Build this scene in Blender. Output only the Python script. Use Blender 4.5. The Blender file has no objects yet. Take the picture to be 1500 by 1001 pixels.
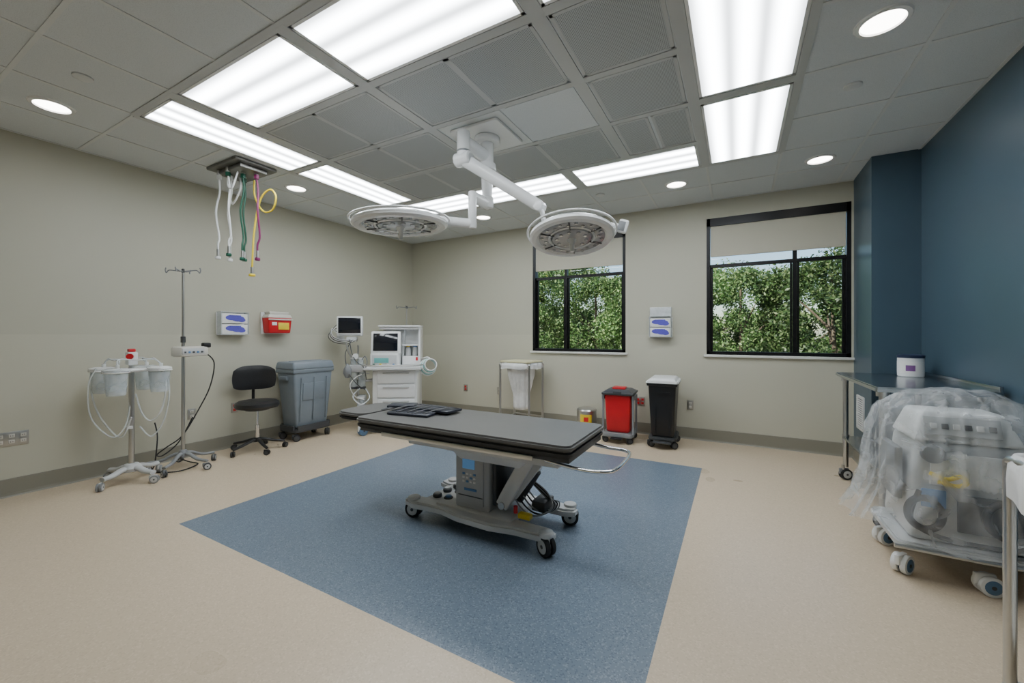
import bpy, bmesh, math, random
from mathutils import Vector, Matrix, noise
random.seed(7)
pi=math.pi
# ------------------------------------------------------------ materials
MATS={}
def mat(name,col,rough=.5,metal=0.0,bump=0.0,bscale=60,var=0.0,vscale=8,alpha=1,emis=0,trans=0,coat=0,spec=None):
    if name in MATS: return MATS[name]
    m=bpy.data.materials.new(name); m.use_nodes=True
    nt=m.node_tree; b=nt.nodes["Principled BSDF"]
    b.inputs["Base Color"].default_value=(*col,1); b.inputs["Roughness"].default_value=rough
    b.inputs["Metallic"].default_value=metal; b.inputs["Alpha"].default_value=alpha
    b.inputs["Transmission Weight"].default_value=trans; b.inputs["Coat Weight"].default_value=coat
    if spec is not None: b.inputs["Specular IOR Level"].default_value=spec
    if emis: b.inputs["Emission Color"].default_value=(*col,1); b.inputs["Emission Strength"].default_value=emis
    tc=nt.nodes.new("ShaderNodeTexCoord")
    if bump:
        n=nt.nodes.new("ShaderNodeTexNoise"); n.inputs["Scale"].default_value=bscale; n.inputs["Detail"].default_value=3
        nt.links.new(tc.outputs["Object"],n.inputs["Vector"])
        bp=nt.nodes.new("ShaderNodeBump"); bp.inputs["Strength"].default_value=bump; bp.inputs["Distance"].default_value=.005
        nt.links.new(n.outputs["Fac"],bp.inputs["Height"]); nt.links.new(bp.outputs["Normal"],b.inputs["Normal"])
    if var:
        n=nt.nodes.new("ShaderNodeTexNoise"); n.inputs["Scale"].default_value=vscale; n.inputs["Detail"].default_value=4
        nt.links.new(tc.outputs["Object"],n.inputs["Vector"])
        r=nt.nodes.new("ShaderNodeValToRGB")
        r.color_ramp.elements[0].position=.3; r.color_ramp.elements[1].position=.7
        r.color_ramp.elements[0].color=(*[c*(1-var) for c in col],1); r.color_ramp.elements[1].color=(*[min(1,c*(1+var)) for c in col],1)
        nt.links.new(n.outputs["Fac"],r.inputs["Fac"]); nt.links.new(r.outputs["Color"],b.inputs["Base Color"])
    MATS[name]=m; return m

def speckle(name,base,dark,light,rough=.35,scale=160):
    m=mat(name,base,rough); nt=m.node_tree; b=nt.nodes["Principled BSDF"]
    tc=nt.nodes.new("ShaderNodeTexCoord")
    v=nt.nodes.new("ShaderNodeTexVoronoi"); v.voronoi_dimensions='2D'; v.inputs["Scale"].default_value=scale
    nt.links.new(tc.outputs["Object"],v.inputs["Vector"])
    sep=nt.nodes.new("ShaderNodeSeparateColor"); nt.links.new(v.outputs["Color"],sep.inputs["Color"])
    r=nt.nodes.new("ShaderNodeValToRGB"); r.color_ramp.interpolation='CONSTANT'
    e=r.color_ramp.elements; e[0].position=0; e[0].color=(*dark,1); e[1].position=.12; e[1].color=(*base,1)
    x=e.new(.86); x.color=(*light,1)
    nt.links.new(sep.outputs[0],r.inputs["Fac"])
    n=nt.nodes.new("ShaderNodeTexNoise"); n.inputs["Scale"].default_value=1.3; n.inputs["Detail"].default_value=2
    nt.links.new(tc.outputs["Object"],n.inputs["Vector"])
    mp=nt.nodes.new("ShaderNodeMapRange"); mp.inputs[3].default_value=.97; mp.inputs[4].default_value=1.03
    nt.links.new(n.outputs["Fac"],mp.inputs[0])
    mx=nt.nodes.new("ShaderNodeVectorMath"); mx.operation='SCALE'
    nt.links.new(r.outputs["Color"],mx.inputs[0]); nt.links.new(mp.outputs[0],mx.inputs["Scale"])
    nt.links.new(mx.outputs[0],b.inputs["Base Color"])
    mp2=nt.nodes.new("ShaderNodeMapRange"); mp2.inputs[3].default_value=rough-.04; mp2.inputs[4].default_value=rough+.06
    nt.links.new(n.outputs["Fac"],mp2.inputs[0]); nt.links.new(mp2.outputs[0],b.inputs["Roughness"])
    return m

M_floor=speckle("floor_beige_vinyl",(.635,.515,.368),(.585,.47,.33),(.69,.565,.42),.28,150)
M_inlay=speckle("floor_blue_vinyl",(.155,.200,.255),(.110,.148,.198),(.225,.275,.335),.31,170)
M_wallblue=mat("wall_blue_paint",(.060,.100,.135),.36,bump=.1,bscale=250,var=.04,vscale=2)
M_base=mat("rubber_base",(.25,.237,.19),.5,bump=.05)
M_white=mat("white_plastic",(.76,.77,.76),.35,var=.02)
M_white2=mat("white_enamel",(.84,.85,.85),.25,coat=.3,var=.015)
M_lgrey=mat("light_grey_plastic",(.52,.53,.53),.4,var=.03)
M_mgrey=mat("mid_grey_plastic",(.24,.25,.26),.45,var=.04)
M_bingrey=mat("bin_grey_plastic",(.20,.235,.27),.42,var=.05)
M_dgrey=mat("dark_grey_plastic",(.055,.058,.062),.45,var=.05)
M_black=mat("black_plastic",(.010,.010,.011),.4,var=.1)
M_frame=mat("black_aluminium",(.010,.010,.011),.35,metal=.4)
M_rubber=mat("black_rubber",(.015,.015,.015),.7)
M_steel=mat("brushed_steel",(.58,.58,.57),.28,metal=1,bump=.05,bscale=300)
M_chrome=mat("chrome",(.78,.78,.78),.12,metal=1,var=.02)
M_alu=mat("grey_painted_casting",(.66,.66,.65),.34,var=.03,coat=.2)
M_red=mat("red_plastic",(.60,.010,.018),.35,var=.05)
M_dred=mat("dark_red_plastic",(.35,.01,.015),.4)
M_yel=mat("yellow_plastic",(.80,.60,.03),.4)
M_green=mat("green_hose",(.008,.09,.05),.4)
M_purple=mat("purple_hose",(.20,.015,.10),.4)
M_yhose=mat("yellow_hose",(.85,.64,.03),.4)
M_blue=mat("blue_plastic",(.08,.20,.42),.4)
M_bluew=mat("caster_blue",(.10,.19,.32),.45)
M_glove=mat("glove_print_violet",(.10,.09,.50),.5,var=.35,vscale=30)
M_vinyl=mat("black_vinyl",(.018,.018,.019),.38,bump=.25,bscale=90)
M_pad=mat("pad_grey_vinyl",(.130,.127,.122),.45,bump=.12,bscale=120,var=.03)
M_padside=mat("pad_side_black",(.022,.022,.024),.5)
M_navy=mat("navy_fabric",(.018,.022,.036),.38,bump=.5,bscale=40)
M_cream=mat("cream_lid",(.74,.70,.46),.4)
M_label=mat("paper_label",(.80,.80,.78),.6)
M_shade=mat("roller_shade_fabric",(.56,.54,.44),.8,bump=.2,bscale=400)
M_screen=mat("screen_glass",(.01,.012,.018),.1,coat=.5)
M_lcd=mat("lcd_blue",(.10,.26,.50),.3,emis=.25)
M_steelout=mat("steel_faceplate",(.45,.44,.41),.35,metal=.9)
M_plate=mat("dark_steel_plate",(.20,.195,.18),.38,metal=.8)
M_ivory=mat("ivory_device",(.62,.60,.54),.4)
M_trim=mat("white_trim_paint",(.72,.72,.68),.4)
M_tbar=mat("ceiling_grid_metal",(.66,.68,.68),.4)
M_frm=mat("diffuser_frame_metal",(.52,.535,.54),.4)
M_bark=mat("tree_bark",(.12,.09,.06),.9,bump=1,bscale=12,var=.3)

# wall paint: greige with a slightly lighter washable lower half
def wallmat():
    m=mat("wall_greige_paint",(.5,.48,.40),.5,bump=.06,bscale=300); nt=m.node_tree; b=nt.nodes["Principled BSDF"]
    g=nt.nodes.new("ShaderNodeNewGeometry"); s=nt.nodes.new("ShaderNodeSeparateXYZ")
    nt.links.new(g.outputs["Position"],s.inputs[0])
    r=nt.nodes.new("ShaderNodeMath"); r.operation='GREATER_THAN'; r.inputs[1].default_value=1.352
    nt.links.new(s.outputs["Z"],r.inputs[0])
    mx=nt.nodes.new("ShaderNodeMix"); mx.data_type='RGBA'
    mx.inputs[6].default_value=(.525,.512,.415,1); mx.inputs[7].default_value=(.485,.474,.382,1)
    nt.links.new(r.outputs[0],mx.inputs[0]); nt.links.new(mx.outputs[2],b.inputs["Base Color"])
    return m
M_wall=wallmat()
def tilemat():
    m=mat("acoustic_tile",(.47,.47,.45),.85); nt=m.node_tree; b=nt.nodes["Principled BSDF"]
    tc=nt.nodes.new("ShaderNodeTexCoord"); n=nt.nodes.new("ShaderNodeTexNoise"); n.inputs["Scale"].default_value=220
    nt.links.new(tc.outputs["Object"],n.inputs["Vector"])
    r=nt.nodes.new("ShaderNodeValToRGB"); e=r.color_ramp.elements
    e[0].position=.35; e[0].color=(.58,.615,.635,1); e[1].position=.5; e[1].color=(.66,.695,.715,1)
    nt.links.new(n.outputs["Fac"],r.inputs["Fac"]); nt.links.new(r.outputs["Color"],b.inputs["Base Color"]); return m
M_tile=tilemat()
def perfmat():
    m=mat("perforated_metal",(.3,.3,.3),.5); nt=m.node_tree; b=nt.nodes["Principled BSDF"]
    tc=nt.nodes.new("ShaderNodeTexCoord"); sc=nt.nodes.new("ShaderNodeVectorMath"); sc.operation='SCALE'; sc.inputs["Scale"].default_value=110
    nt.links.new(tc.outputs["Object"],sc.inputs[0])
    fr=nt.nodes.new("ShaderNodeVectorMath"); fr.operation='FRACTION'; nt.links.new(sc.outputs[0],fr.inputs[0])
    sb=nt.nodes.new("ShaderNodeVectorMath"); sb.operation='SUBTRACT'; sb.inputs[1].default_value=(.5,.5,0); nt.links.new(fr.outputs[0],sb.inputs[0])
    ml=nt.nodes.new("ShaderNodeVectorMath"); ml.operation='MULTIPLY'; ml.inputs[1].default_value=(1,1,0); nt.links.new(sb.outputs[0],ml.inputs[0])
    ln=nt.nodes.new("ShaderNodeVectorMath"); ln.operation='LENGTH'; nt.links.new(ml.outputs[0],ln.inputs[0])
    r=nt.nodes.new("ShaderNodeMath"); r.operation='LESS_THAN'; r.inputs[1].default_value=.3; nt.links.new(ln.outputs["Value"],r.inputs[0])
    mx=nt.nodes.new("ShaderNodeMix"); mx.data_type='RGBA'; mx.inputs[6].default_value=(.50,.53,.55,1); mx.inputs[7].default_value=(.15,.16,.165,1)
    nt.links.new(r.outputs[0],mx.inputs[0]); nt.links.new(mx.outputs[2],b.inputs["Base Color"]); return m
M_perf=perfmat()
def lensmat(w):
    nm="troffer_lens_%d"%round(w*100)
    if nm in MATS: return MATS[nm]
    m=bpy.data.materials.new(nm); m.use_nodes=True; nt=m.node_tree; nt.nodes.clear()
    o=nt.nodes.new("ShaderNodeOutputMaterial"); em=nt.nodes.new("ShaderNodeEmission"); em.inputs["Color"].default_value=(.90,.955,1,1)
    tc=nt.nodes.new("ShaderNodeTexCoord"); s=nt.nodes.new("ShaderNodeSeparateXYZ"); nt.links.new(tc.outputs["Object"],s.inputs[0])
    a=nt.nodes.new("ShaderNodeMath"); a.operation='MULTIPLY'; a.inputs[1].default_value=3*pi/w; nt.links.new(s.outputs["Y"],a.inputs[0])
    c=nt.nodes.new("ShaderNodeMath"); c.operation='COSINE'; nt.links.new(a.outputs[0],c.inputs[0])
    c2=nt.nodes.new("ShaderNodeMath"); c2.operation='POWER'; c2.inputs[1].default_value=2
    ab=nt.nodes.new("ShaderNodeMath"); ab.operation='ABSOLUTE'; nt.links.new(c.outputs[0],ab.inputs[0]); nt.links.new(ab.outputs[0],c2.inputs[0])
    mp=nt.nodes.new("ShaderNodeMapRange"); mp.inputs[3].default_value=3.4; mp.inputs[4].default_value=18.6
    nt.links.new(c2.outputs[0],mp.inputs[0]); nt.links.new(mp.outputs[0],em.inputs["Strength"]); nt.links.new(em.outputs[0],o.inputs["Surface"])
    MATS[nm]=m; return m
def emit(name,col,s):
    m=bpy.data.materials.new(name); m.use_nodes=True; nt=m.node_tree; nt.nodes.clear()
    o=nt.nodes.new("ShaderNodeOutputMaterial"); em=nt.nodes.new("ShaderNodeEmission"); em.inputs["Color"].default_value=(*col,1); em.inputs["Strength"].default_value=s
    nt.links.new(em.outputs[0],o.inputs["Surface"]); return m
M_dl=emit("downlight_lens",(1,.95,.88),14)
def glassmat(name,tint,fac):
    m=bpy.data.materials.new(name); m.use_nodes=True; nt=m.node_tree; nt.nodes.clear()
    o=nt.nodes.new("ShaderNodeOutputMaterial"); t=nt.nodes.new("ShaderNodeBsdfTransparent"); t.inputs[0].default_value=(*tint,1)
    g=nt.nodes.new("ShaderNodeBsdfGlossy"); g.inputs["Roughness"].default_value=.02; mx=nt.nodes.new("ShaderNodeMixShader"); mx.inputs[0].default_value=fac
    nt.links.new(t.outputs[0],mx.inputs[1]); nt.links.new(g.outputs[0],mx.inputs[2]); nt.links.new(mx.outputs[0],o.inputs["Surface"]); return m
M_glass=glassmat("window_glass",(.95,.98,.97),.03)
def filmmat(name,opac,col=(.8,.82,.83),rough=.25,bump=.5,bs=5,spread=.12):
    m=bpy.data.materials.new(name); m.use_nodes=True; nt=m.node_tree; nt.nodes.clear()
    o=nt.nodes.new("ShaderNodeOutputMaterial"); t=nt.nodes.new("ShaderNodeBsdfTransparent"); t.inputs[0].default_value=(.97,.98,.98,1)
    p=nt.nodes.new("ShaderNodeBsdfPrincipled"); p.inputs["Base Color"].default_value=(*col,1); p.inputs["Roughness"].default_value=rough
    n=nt.nodes.new("ShaderNodeTexNoise"); n.inputs["Scale"].default_value=bs; n.inputs["Detail"].default_value=3; n.inputs["Distortion"].default_value=1.2
    tc=nt.nodes.new("ShaderNodeTexCoord"); nt.links.new(tc.outputs["Object"],n.inputs["Vector"])
    bp=nt.nodes.new("ShaderNodeBump"); bp.inputs["Strength"].default_value=bump; bp.inputs["Distance"].default_value=.02
    nt.links.new(n.outputs["Fac"],bp.inputs["Height"]); nt.links.new(bp.outputs["Normal"],p.inputs["Normal"])
    mp=nt.nodes.new("ShaderNodeMapRange"); mp.inputs[1].default_value=.3; mp.inputs[2].default_value=.7
    mp.inputs[3].default_value=max(0,opac-spread); mp.inputs[4].default_value=min(1,opac+spread); nt.links.new(n.outputs["Fac"],mp.inputs[0])
    mx=nt.nodes.new("ShaderNodeMixShader"); nt.links.new(mp.outputs[0],mx.inputs[0])
    nt.links.new(t.outputs[0],mx.inputs[1]); nt.links.new(p.outputs[0],mx.inputs[2]); nt.links.new(mx.outputs[0],o.inputs["Surface"]); return m
M_film=filmmat("clear_plastic_drape",.25,(.82,.84,.86),.16,.45,7,.13)
M_bag=filmmat("white_poly_bag",.86,(.86,.86,.85),.4,.4)
M_clear=filmmat("clear_canister",.35,(.75,.82,.88),.15)
def leafmat():
    m=bpy.data.materials.new("leaves"); m.use_nodes=True; nt=m.node_tree; b=nt.nodes["Principled BSDF"]; b.inputs["Roughness"].default_value=.5
    g=nt.nodes.new("ShaderNodeNewGeometry"); r=nt.nodes.new("ShaderNodeValToRGB"); e=r.color_ramp.elements
    e[0].color=(.045,.10,.028,1); e[1].color=(.46,.58,.24,1); x=e.new(.55); x.color=(.13,.26,.065,1)
    nt.links.new(g.outputs["Random Per Island"],r.inputs["Fac"])
    oi=nt.nodes.new("ShaderNodeObjectInfo"); mp=nt.nodes.new("ShaderNodeMapRange"); mp.inputs[3].default_value=.4; mp.inputs[4].default_value=1.2
    nt.links.new(oi.outputs["Random"],mp.inputs[0]); vs=nt.nodes.new("ShaderNodeVectorMath"); vs.operation='SCALE'
    nt.links.new(r.outputs["Color"],vs.inputs[0]); nt.links.new(mp.outputs[0],vs.inputs["Scale"]); nt.links.new(vs.outputs[0],b.inputs["Base Color"])
    t=nt.nodes.new("ShaderNodeBsdfTranslucent"); nt.links.new(vs.outputs[0],t.inputs[0])
    mx=nt.nodes.new("ShaderNodeMixShader"); mx.inputs[0].default_value=.25
    nt.links.new(b.outputs[0],mx.inputs[1]); nt.links.new(t.outputs[0],mx.inputs[2]); nt.links.new(mx.outputs[0],nt.nodes["Material Output"].inputs["Surface"]); return m
M_leaf=leafmat()
M_grass=mat("grass",(.06,.13,.025),.9,var=.4,vscale=3)

# ------------------------------------------------------------ geometry helpers
COL=bpy.context.scene.collection
def G(name,loc=(0,0,0),rz=0):
    e=bpy.data.objects.new(name,None); e.empty_display_size=.1; COL.objects.link(e); e.location=loc; e.rotation_euler=(0,0,rz); return e
def fin(bm,p,name,m,loc=(0,0,0),rot=(0,0,0),smooth=None):
    bmesh.ops.recalc_face_normals(bm,faces=bm.faces)
    me=bpy.data.meshes.new(name); bm.to_mesh(me); bm.free()
    for k in (m if isinstance(m,(list,tuple)) else [m]): me.materials.append(k)
    if smooth is not None and smooth>0:
        try: me.set_sharp_from_angle(angle=math.radians(smooth))
        except Exception: pass
    if smooth is None: me.polygons.foreach_set("use_smooth",[False]*len(me.polygons))
    else: me.polygons.foreach_set("use_smooth",[True]*len(me.polygons))
    o=bpy.data.objects.new(name,me); COL.objects.link(o); o.location=loc; o.rotation_euler=rot
    if p: o.parent=p
    return o
def box(p,name,c,s,m,bev=0,rot=(0,0,0),seg=2):
    bm=bmesh.new(); bmesh.ops.create_cube(bm,size=1); bmesh.ops.scale(bm,vec=s,verts=bm.verts)
    if bev: bmesh.ops.bevel(bm,geom=bm.edges[:],offset=min(bev,min(s)*.49),segments=seg,affect='EDGES',profile=.5)
    return fin(bm,p,name,m,c,rot,40 if bev else None)
def boxes(p,name,lst,m):
    bm=bmesh.new()
    for c,s in lst:
        r=bmesh.ops.create_cube(bm,size=1); bmesh.ops.scale(bm,vec=s,verts=r['verts']); bmesh.ops.translate(bm,vec=c,verts=r['verts'])
    return fin(bm,p,name,m)
def taper(p,name,c,s0,s1,h,m,bev=.01,rot=(0,0,0)):
    """box tapering from footprint s0 (bottom) to s1 (top); c = bottom centre"""
    bm=bmesh.new(); bmesh.ops.create_cube(bm,size=1)
    for v in bm.verts:
        s=s1 if v.co.z>0 else s0
        v.co=Vector((v.co.x*s[0],v.co.y*s[1],h if v.co.z>0 else 0))
    if bev: bmesh.ops.bevel(bm,geom=bm.edges[:],offset=bev,segments=3,affect='EDGES',profile=.5)
    return fin(bm,p,name,m,c,rot,40)
def cyl(p,name,a,b,r,m,r2=None,seg=20,bev=0):
    a=Vector(a);b=Vector(b);d=b-a; bm=bmesh.new()
    bmesh.ops.create_cone(bm,cap_ends=True,segments=seg,radius1=r,radius2=r if r2 is None else r2,depth=d.length)
    if bev:
        ed=[e for e in bm.edges if abs(e.verts[0].co.z-e.verts[1].co.z)<1e-6]
        bmesh.ops.bevel(bm,geom=ed,offset=bev,segments=2,affect='EDGES',profile=.5)
    q=Vector((0,0,1)).rotation_difference(d.normalized()); bmesh.ops.transform(bm,matrix=q.to_matrix().to_4x4(),verts=bm.verts)
    return fin(bm,p,name,m,(a+b)/2,(0,0,0),40)
def lathe(p,name,prof,c,m,seg=32,rot=(0,0,0)):
    bm=bmesh.new(); rings=[]
    for r,z in prof:
        if r<1e-5: rings.append([bm.verts.new((0,0,z))])
        else: rings.append([bm.verts.new((r*math.cos(2*pi*i/seg),r*math.sin(2*pi*i/seg),z)) for i in range(seg)])
    for A,B in zip(rings,rings[1:]):
        for i in range(seg):
            j=(i+1)%seg
            if len(A)==1 and len(B)==1: continue
            if len(A)==1: bm.faces.new((A[0],B[i],B[j]))
            elif len(B)==1: bm.faces.new((A[i],A[j],B[0]))
            else: bm.faces.new((A[i],A[j],B[j],B[i]))
    return fin(bm,p,name,m,c,rot,35)
def smoothpts(pts,n=8,cyc=False):
    P=[Vector(q) for q in pts]; out=[]; N=len(P)
    rng=range(N if cyc else N-1)
    for i in rng:
        if cyc: p0,p1,p2,p3=P[(i-1)%N],P[i],P[(i+1)%N],P[(i+2)%N]
        else: p0,p1,p2,p3=P[max(i-1,0)],P[i],P[i+1],P[min(i+2,N-1)]
        for k in range(n):
            t=k/n; out.append(.5*((2*p1)+(-p0+p2)*t+(2*p0-5*p1+4*p2-p3)*t*t+(-p0+3*p1-3*p2+p3)*t**3))
    if not cyc: out.append(P[-1])
    return out
def tube(p,name,pts,r,m,cyc=False,sm=True,seg=10,n=8,flat=1.0):
    P=smoothpts(pts,n,cyc) if sm else [Vector(q) for q in pts]
    N=len(P); bm=bmesh.new(); rings=[]; up=None
    for i in range(N):
        a=P[(i-1)%N] if (cyc or i>0) else P[i]; b=P[(i+1)%N] if (cyc or i<N-1) else P[i]
        t=(b-a).normalized()
        if up is None: up=Vector((0,0,1)) if abs(t.z)<.9 else Vector((1,0,0))
        up=(up-t*up.dot(t)).normalized(); s=t.cross(up)
        rr=r(i/(N-1)) if callable(r) else r
        rings.append([bm.verts.new(P[i]+up*(rr*flat*math.cos(2*pi*k/seg))+s*(rr*math.sin(2*pi*k/seg))) for k in range(seg)])
    for i in range(N if cyc else N-1):
        A=rings[i];B=rings[(i+1)%N]
        for k in range(seg):
            l=(k+1)%seg; bm.faces.new((A[k],A[l],B[l],B[k]))
    if not cyc: bm.faces.new(rings[0][::-1]); bm.faces.new(rings[-1])
    return fin(bm,p,name,m,(0,0,0),(0,0,0),50)
def ring(p,name,c,R,r,m,rot=(0,0,0),ry=None,n=40,flat=1):
    ry=R if ry is None else ry
    o=tube(p,name,[(R*math.cos(2*pi*i/n),ry*math.sin(2*pi*i/n),0) for i in range(n)],r,m,cyc=True,sm=False,flat=flat)
    o.location=c; o.rotation_euler=rot; return o
def prism(p,name,poly,z0,z1,m,bev=.004,loc=(0,0,0),rot=(0,0,0)):
    bm=bmesh.new(); a=[bm.verts.new((x,y,z0)) for x,y in poly]; f=bm.faces.new(a)
    r=bmesh.ops.extrude_face_region(bm,geom=[f]); vs=[g for g in r['geom'] if isinstance(g,bmesh.types.BMVert)]
    bmesh.ops.translate(bm,vec=(0,0,z1-z0),verts=vs)
    if bev:
        bmesh.ops.bevel(bm,geom=[e for e in bm.edges if abs(e.verts[0].co.z-e.verts[1].co.z)<1e-6],offset=bev,segments=2,affect='EDGES')
    return fin(bm,p,name,m,loc,rot,35)
def rpoly(w,h,r,n=6,cx=0,cy=0):
    out=[]
    for sx,sy,a0 in ((1,1,0),(-1,1,90),(-1,-1,180),(1,-1,270)):
        for k in range(n+1):
            a=math.radians(a0+90*k/n); out.append((cx+sx*(w/2-r)+r*math.cos(a),cy+sy*(h/2-r)+r*math.sin(a)))
    return out
def caster(p,x,y,r=.05,w=.03,ang=0,hub=None,tyre=None,top=.0,fork=None,n=""):
    hub=hub or M_lgrey; tyre=tyre or M_rubber; fork=fork or M_mgrey
    c,s=math.cos(ang),math.sin(ang); ax=Vector((-s,c,0)); C=Vector((x,y,r)); fw=Vector((c,s,0))
    for sg in (-1,1):
        o=C+ax*(sg*w*.55)
        cyl(p,"caster_tyre"+n,o-ax*w*.38,o+ax*w*.38,r,tyre,seg=24,bev=.004)
        cyl(p,"caster_hub"+n,o-ax*w*.42,o+ax*w*.42,r*.70,hub,seg=20,bev=.002)
        cyl(p,"caster_axle"+n,o-ax*w*.46,o+ax*w*.46,r*.2,M_dgrey,seg=12)
    q=C-fw*r*.45
    box(p,"caster_fork"+n,(C.x-fw.x*r*.3,C.y-fw.y*r*.3,r*1.55),(r*1.7,w*.7,r*1.1),fork,.008,(0,0,ang))
    if top>2*r: cyl(p,"caster_stem"+n,(q.x,q.y,r*1.8),(q.x,q.y,top),.012,M_steel)

# ------------------------------------------------------------ room shell
XL,XR,YB,YF,ZC=-5.30,1.47,5.72,-2.4,3.048
IX0,IX1,IY0,IY1=-3.48,-.31,1.38,4.52
def floor():
    bm=bmesh.new(); xs=[XL-.2,IX0,IX1,XR+.2]; ys=[YF-.2,IY0,IY1,YB+.2]
    V=[[bm.verts.new((x,y,0)) for y in ys] for x in xs]
    for i in range(3):
        for j in range(3):
            f=bm.faces.new((V[i][j],V[i+1][j],V[i+1][j+1],V[i][j+1])); f.material_index=1 if (i==1 and j==1) else 0
    r=bmesh.ops.extrude_face_region(bm,geom=bm.faces[:]); bmesh.ops.translate(bm,vec=(0,0,-.1),verts=[g for g in r['geom'] if isinstance(g,bmesh.types.BMVert)])
    fin(bm,None,"floor",[M_floor,M_inlay])
floor()
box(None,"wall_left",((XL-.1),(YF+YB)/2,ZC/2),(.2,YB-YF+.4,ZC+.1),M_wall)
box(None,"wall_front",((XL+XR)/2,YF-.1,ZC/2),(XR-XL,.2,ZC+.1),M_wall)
box(None,"wall_right",(XR+.1,(YF+YB)/2,ZC/2),(.2,YB-YF+.4,ZC+.1),M_wallblue)
box(None,"wall_column",(1.295,5.385,ZC/2),(.35,.67,ZC),M_wallblue)
W=[(-2.80,-1.36),(-.34,1.10)]; WZ0,WZ1=1.10,2.82
zc=ZC+.05
pieces=[]
def seg(x0,x1,z0,z1): pieces.append((((x0+x1)/2,YB+.1,(z0+z1)/2),(x1-x0,.2,z1-z0)))
seg(XL,W[0][0],0,zc); seg(W[0][1],W[1][0],0,zc); seg(W[1][1],XR,0,zc)
for a,b in W: seg(a,b,0,WZ0); seg(a,b,WZ1,zc)
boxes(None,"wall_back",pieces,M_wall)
box(None,"ceiling",((XL+XR)/2,(YF+YB)/2,ZC+.06),(XR-XL+.4,YB-YF+.4,.12),M_tile)
# coved baseboards
def baseb(name,x0,y0,x1,y1,nx,ny,h=.15):
    d=Vector((x1-x0,y1-y0,0)); L=d.length; bm=bmesh.new(); prof=[(0,0),(.022,0),(.012,.012),(.009,.03),(.009,h-.004),(.005,h),(0,h)]
    n=Vector((nx,ny,0)); A=[];B=[]
    for o,z in prof:
        A.append(bm.verts.new(Vector((x0,y0,z))+n*o)); B.append(bm.verts.new(Vector((x1,y1,z))+n*o))
    for i in range(len(prof)):
        j=(i+1)%len(prof); bm.faces.new((A[i],A[j],B[j],B[i]))
    bm.faces.new(A[::-1]); bm.faces.new(B); fin(bm,None,name,M_base)
baseb("baseboard_left",XL,YF,XL,YB,1,0); baseb("baseboard_back",XL,YB,1.12,YB,0,-1)
baseb("baseboard_right",XR,YF,XR,5.05,-1,0); baseb("baseboard_front",XL,YF,XR,YF,0,1)
baseb("baseboard_column",1.12,5.05,1.47,5.05,0,-1); baseb("baseboard_recess",1.12,5.05,1.12,5.72,-1,0)

# ------------------------------------------------------------ windows
for k,(a,b) in enumerate(W):
    g=G("window_%d"%(k+1),((a+b)/2,YB,0)); w=b-a; hw=w/2
    fr=[((-hw+.02,.05,1.96),(.04,.10,1.72)),((hw-.02,.05,1.96),(.04,.10,1.72)),((0,.05,2.77),(w,.10,.10)),((0,.05,1.12),(w,.10,.04))]
    mx=(-2.26 if k==0 else .59)-(a+b)/2
    fr+=[((mx,.06,1.96),(.04,.06,1.72)),((0,.06,2.22),(w-.02,.05,.04))]
    boxes(g,"frame",fr,M_frame)
    fr2=[((-hw+.055,.075,1.66),(.03,.03,1.1)),((mx-.035,.075,1.66),(.02,.03,1.1)),((mx+.035,.075,1.66),(.02,.03,1.1)),((hw-.055,.075,1.66),(.03,.03,1.1))]
    boxes(g,"sash",fr2,M_frame)
    box(g,"glass",(0,.085,1.96),(w-.04,.006,1.7),M_glass)
    box(g,"roller_shade",(0,.018,2.53),(w-.09,.004,.38),M_shade)
    cyl(g,"shade_hembar",(-hw+.05,.018,2.34),(hw-.05,.018,2.34),.009,M_shade,seg=10)
    box(g,"sill",(0,-.005,1.085),(w+.06,.06,.03),M_trim,.004)

# ------------------------------------------------------------ ceiling grid
XO0,XO1=-4.08,.36; YO0,YO1=1.33,4.51
z=ZC-.002; bars=[]
def bx(x,y0,y1,w=.024,h=.006): bars.append(((x,(y0+y1)/2,z),(w,y1-y0,h)))
def by(y,x0,x1,w=.024,h=.0055): bars.append((((x0+x1)/2,y,z),(x1-x0,w,h)))
for x in (-4.69,-4.07,-3.45,-2.83,-2.21,-1.57,-.93,-.27,.36,.97):
    if x in(-4.69,.97): bx(x,YF,YB)
    else: bx(x,YF,YO0); bx(x,YO1,YB)
for y in (-2.36,-1.75,-1.14,-.53,.09,.71): by(y,XL,XR)
by(5.12,XL,1.12)
for y in (1.33,1.97,2.60,3.24,3.88,4.51): by(y,XL,XO0); by(y,XO1,XR)
bars+= [((XL+.011,(YF+YB)/2,z),(.022,YB-YF,.006)),((XR-.011,(YF+5.05)/2,z),(.022,5.05-YF,.006)),(((XL+1.12)/2,YB-.011,z),(1.12-XL,.022,.006))]
boxes(None,"ceiling_grid",bars,M_tbar)
fb=[]
def fx_(x,y0,y1,w): fb.append(((x,(y0+y1)/2,z-.001),(w,y1-y0,.010)))
def fy_(y,x0,x1,w): fb.append((((x0+x1)/2,y,z-.001),(x1-x0,w,.009)))
for x in(XO0,XO1): fx_(x,YO0,YO1,.05)
fx_(-3.50,YO0,3.93,.10); fx_(-.275,YO0,YO1,.075)
for x in(-2.21,-.93): fx_(x,YO0,3.93,.085)
for x in(-2.81,-1.555): fx_(x,3.93,YO1,.085)
for y,w in((YO0,.05),(YO1,.05)): fy_(y,XO0,XO1,w)
fy_(1.945,-3.45,XO1,.06); fy_(3.93,XO0,-.275,.06)
for y in(2.60,3.24): fy_(y,-3.45,-.31,.05)
fy_(2.60,XO0,-3.45,.05); fy_(3.25,-.31,XO1,.08)
boxes(None,"ceiling_diffuser_frame",fb,M_frm)

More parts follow.
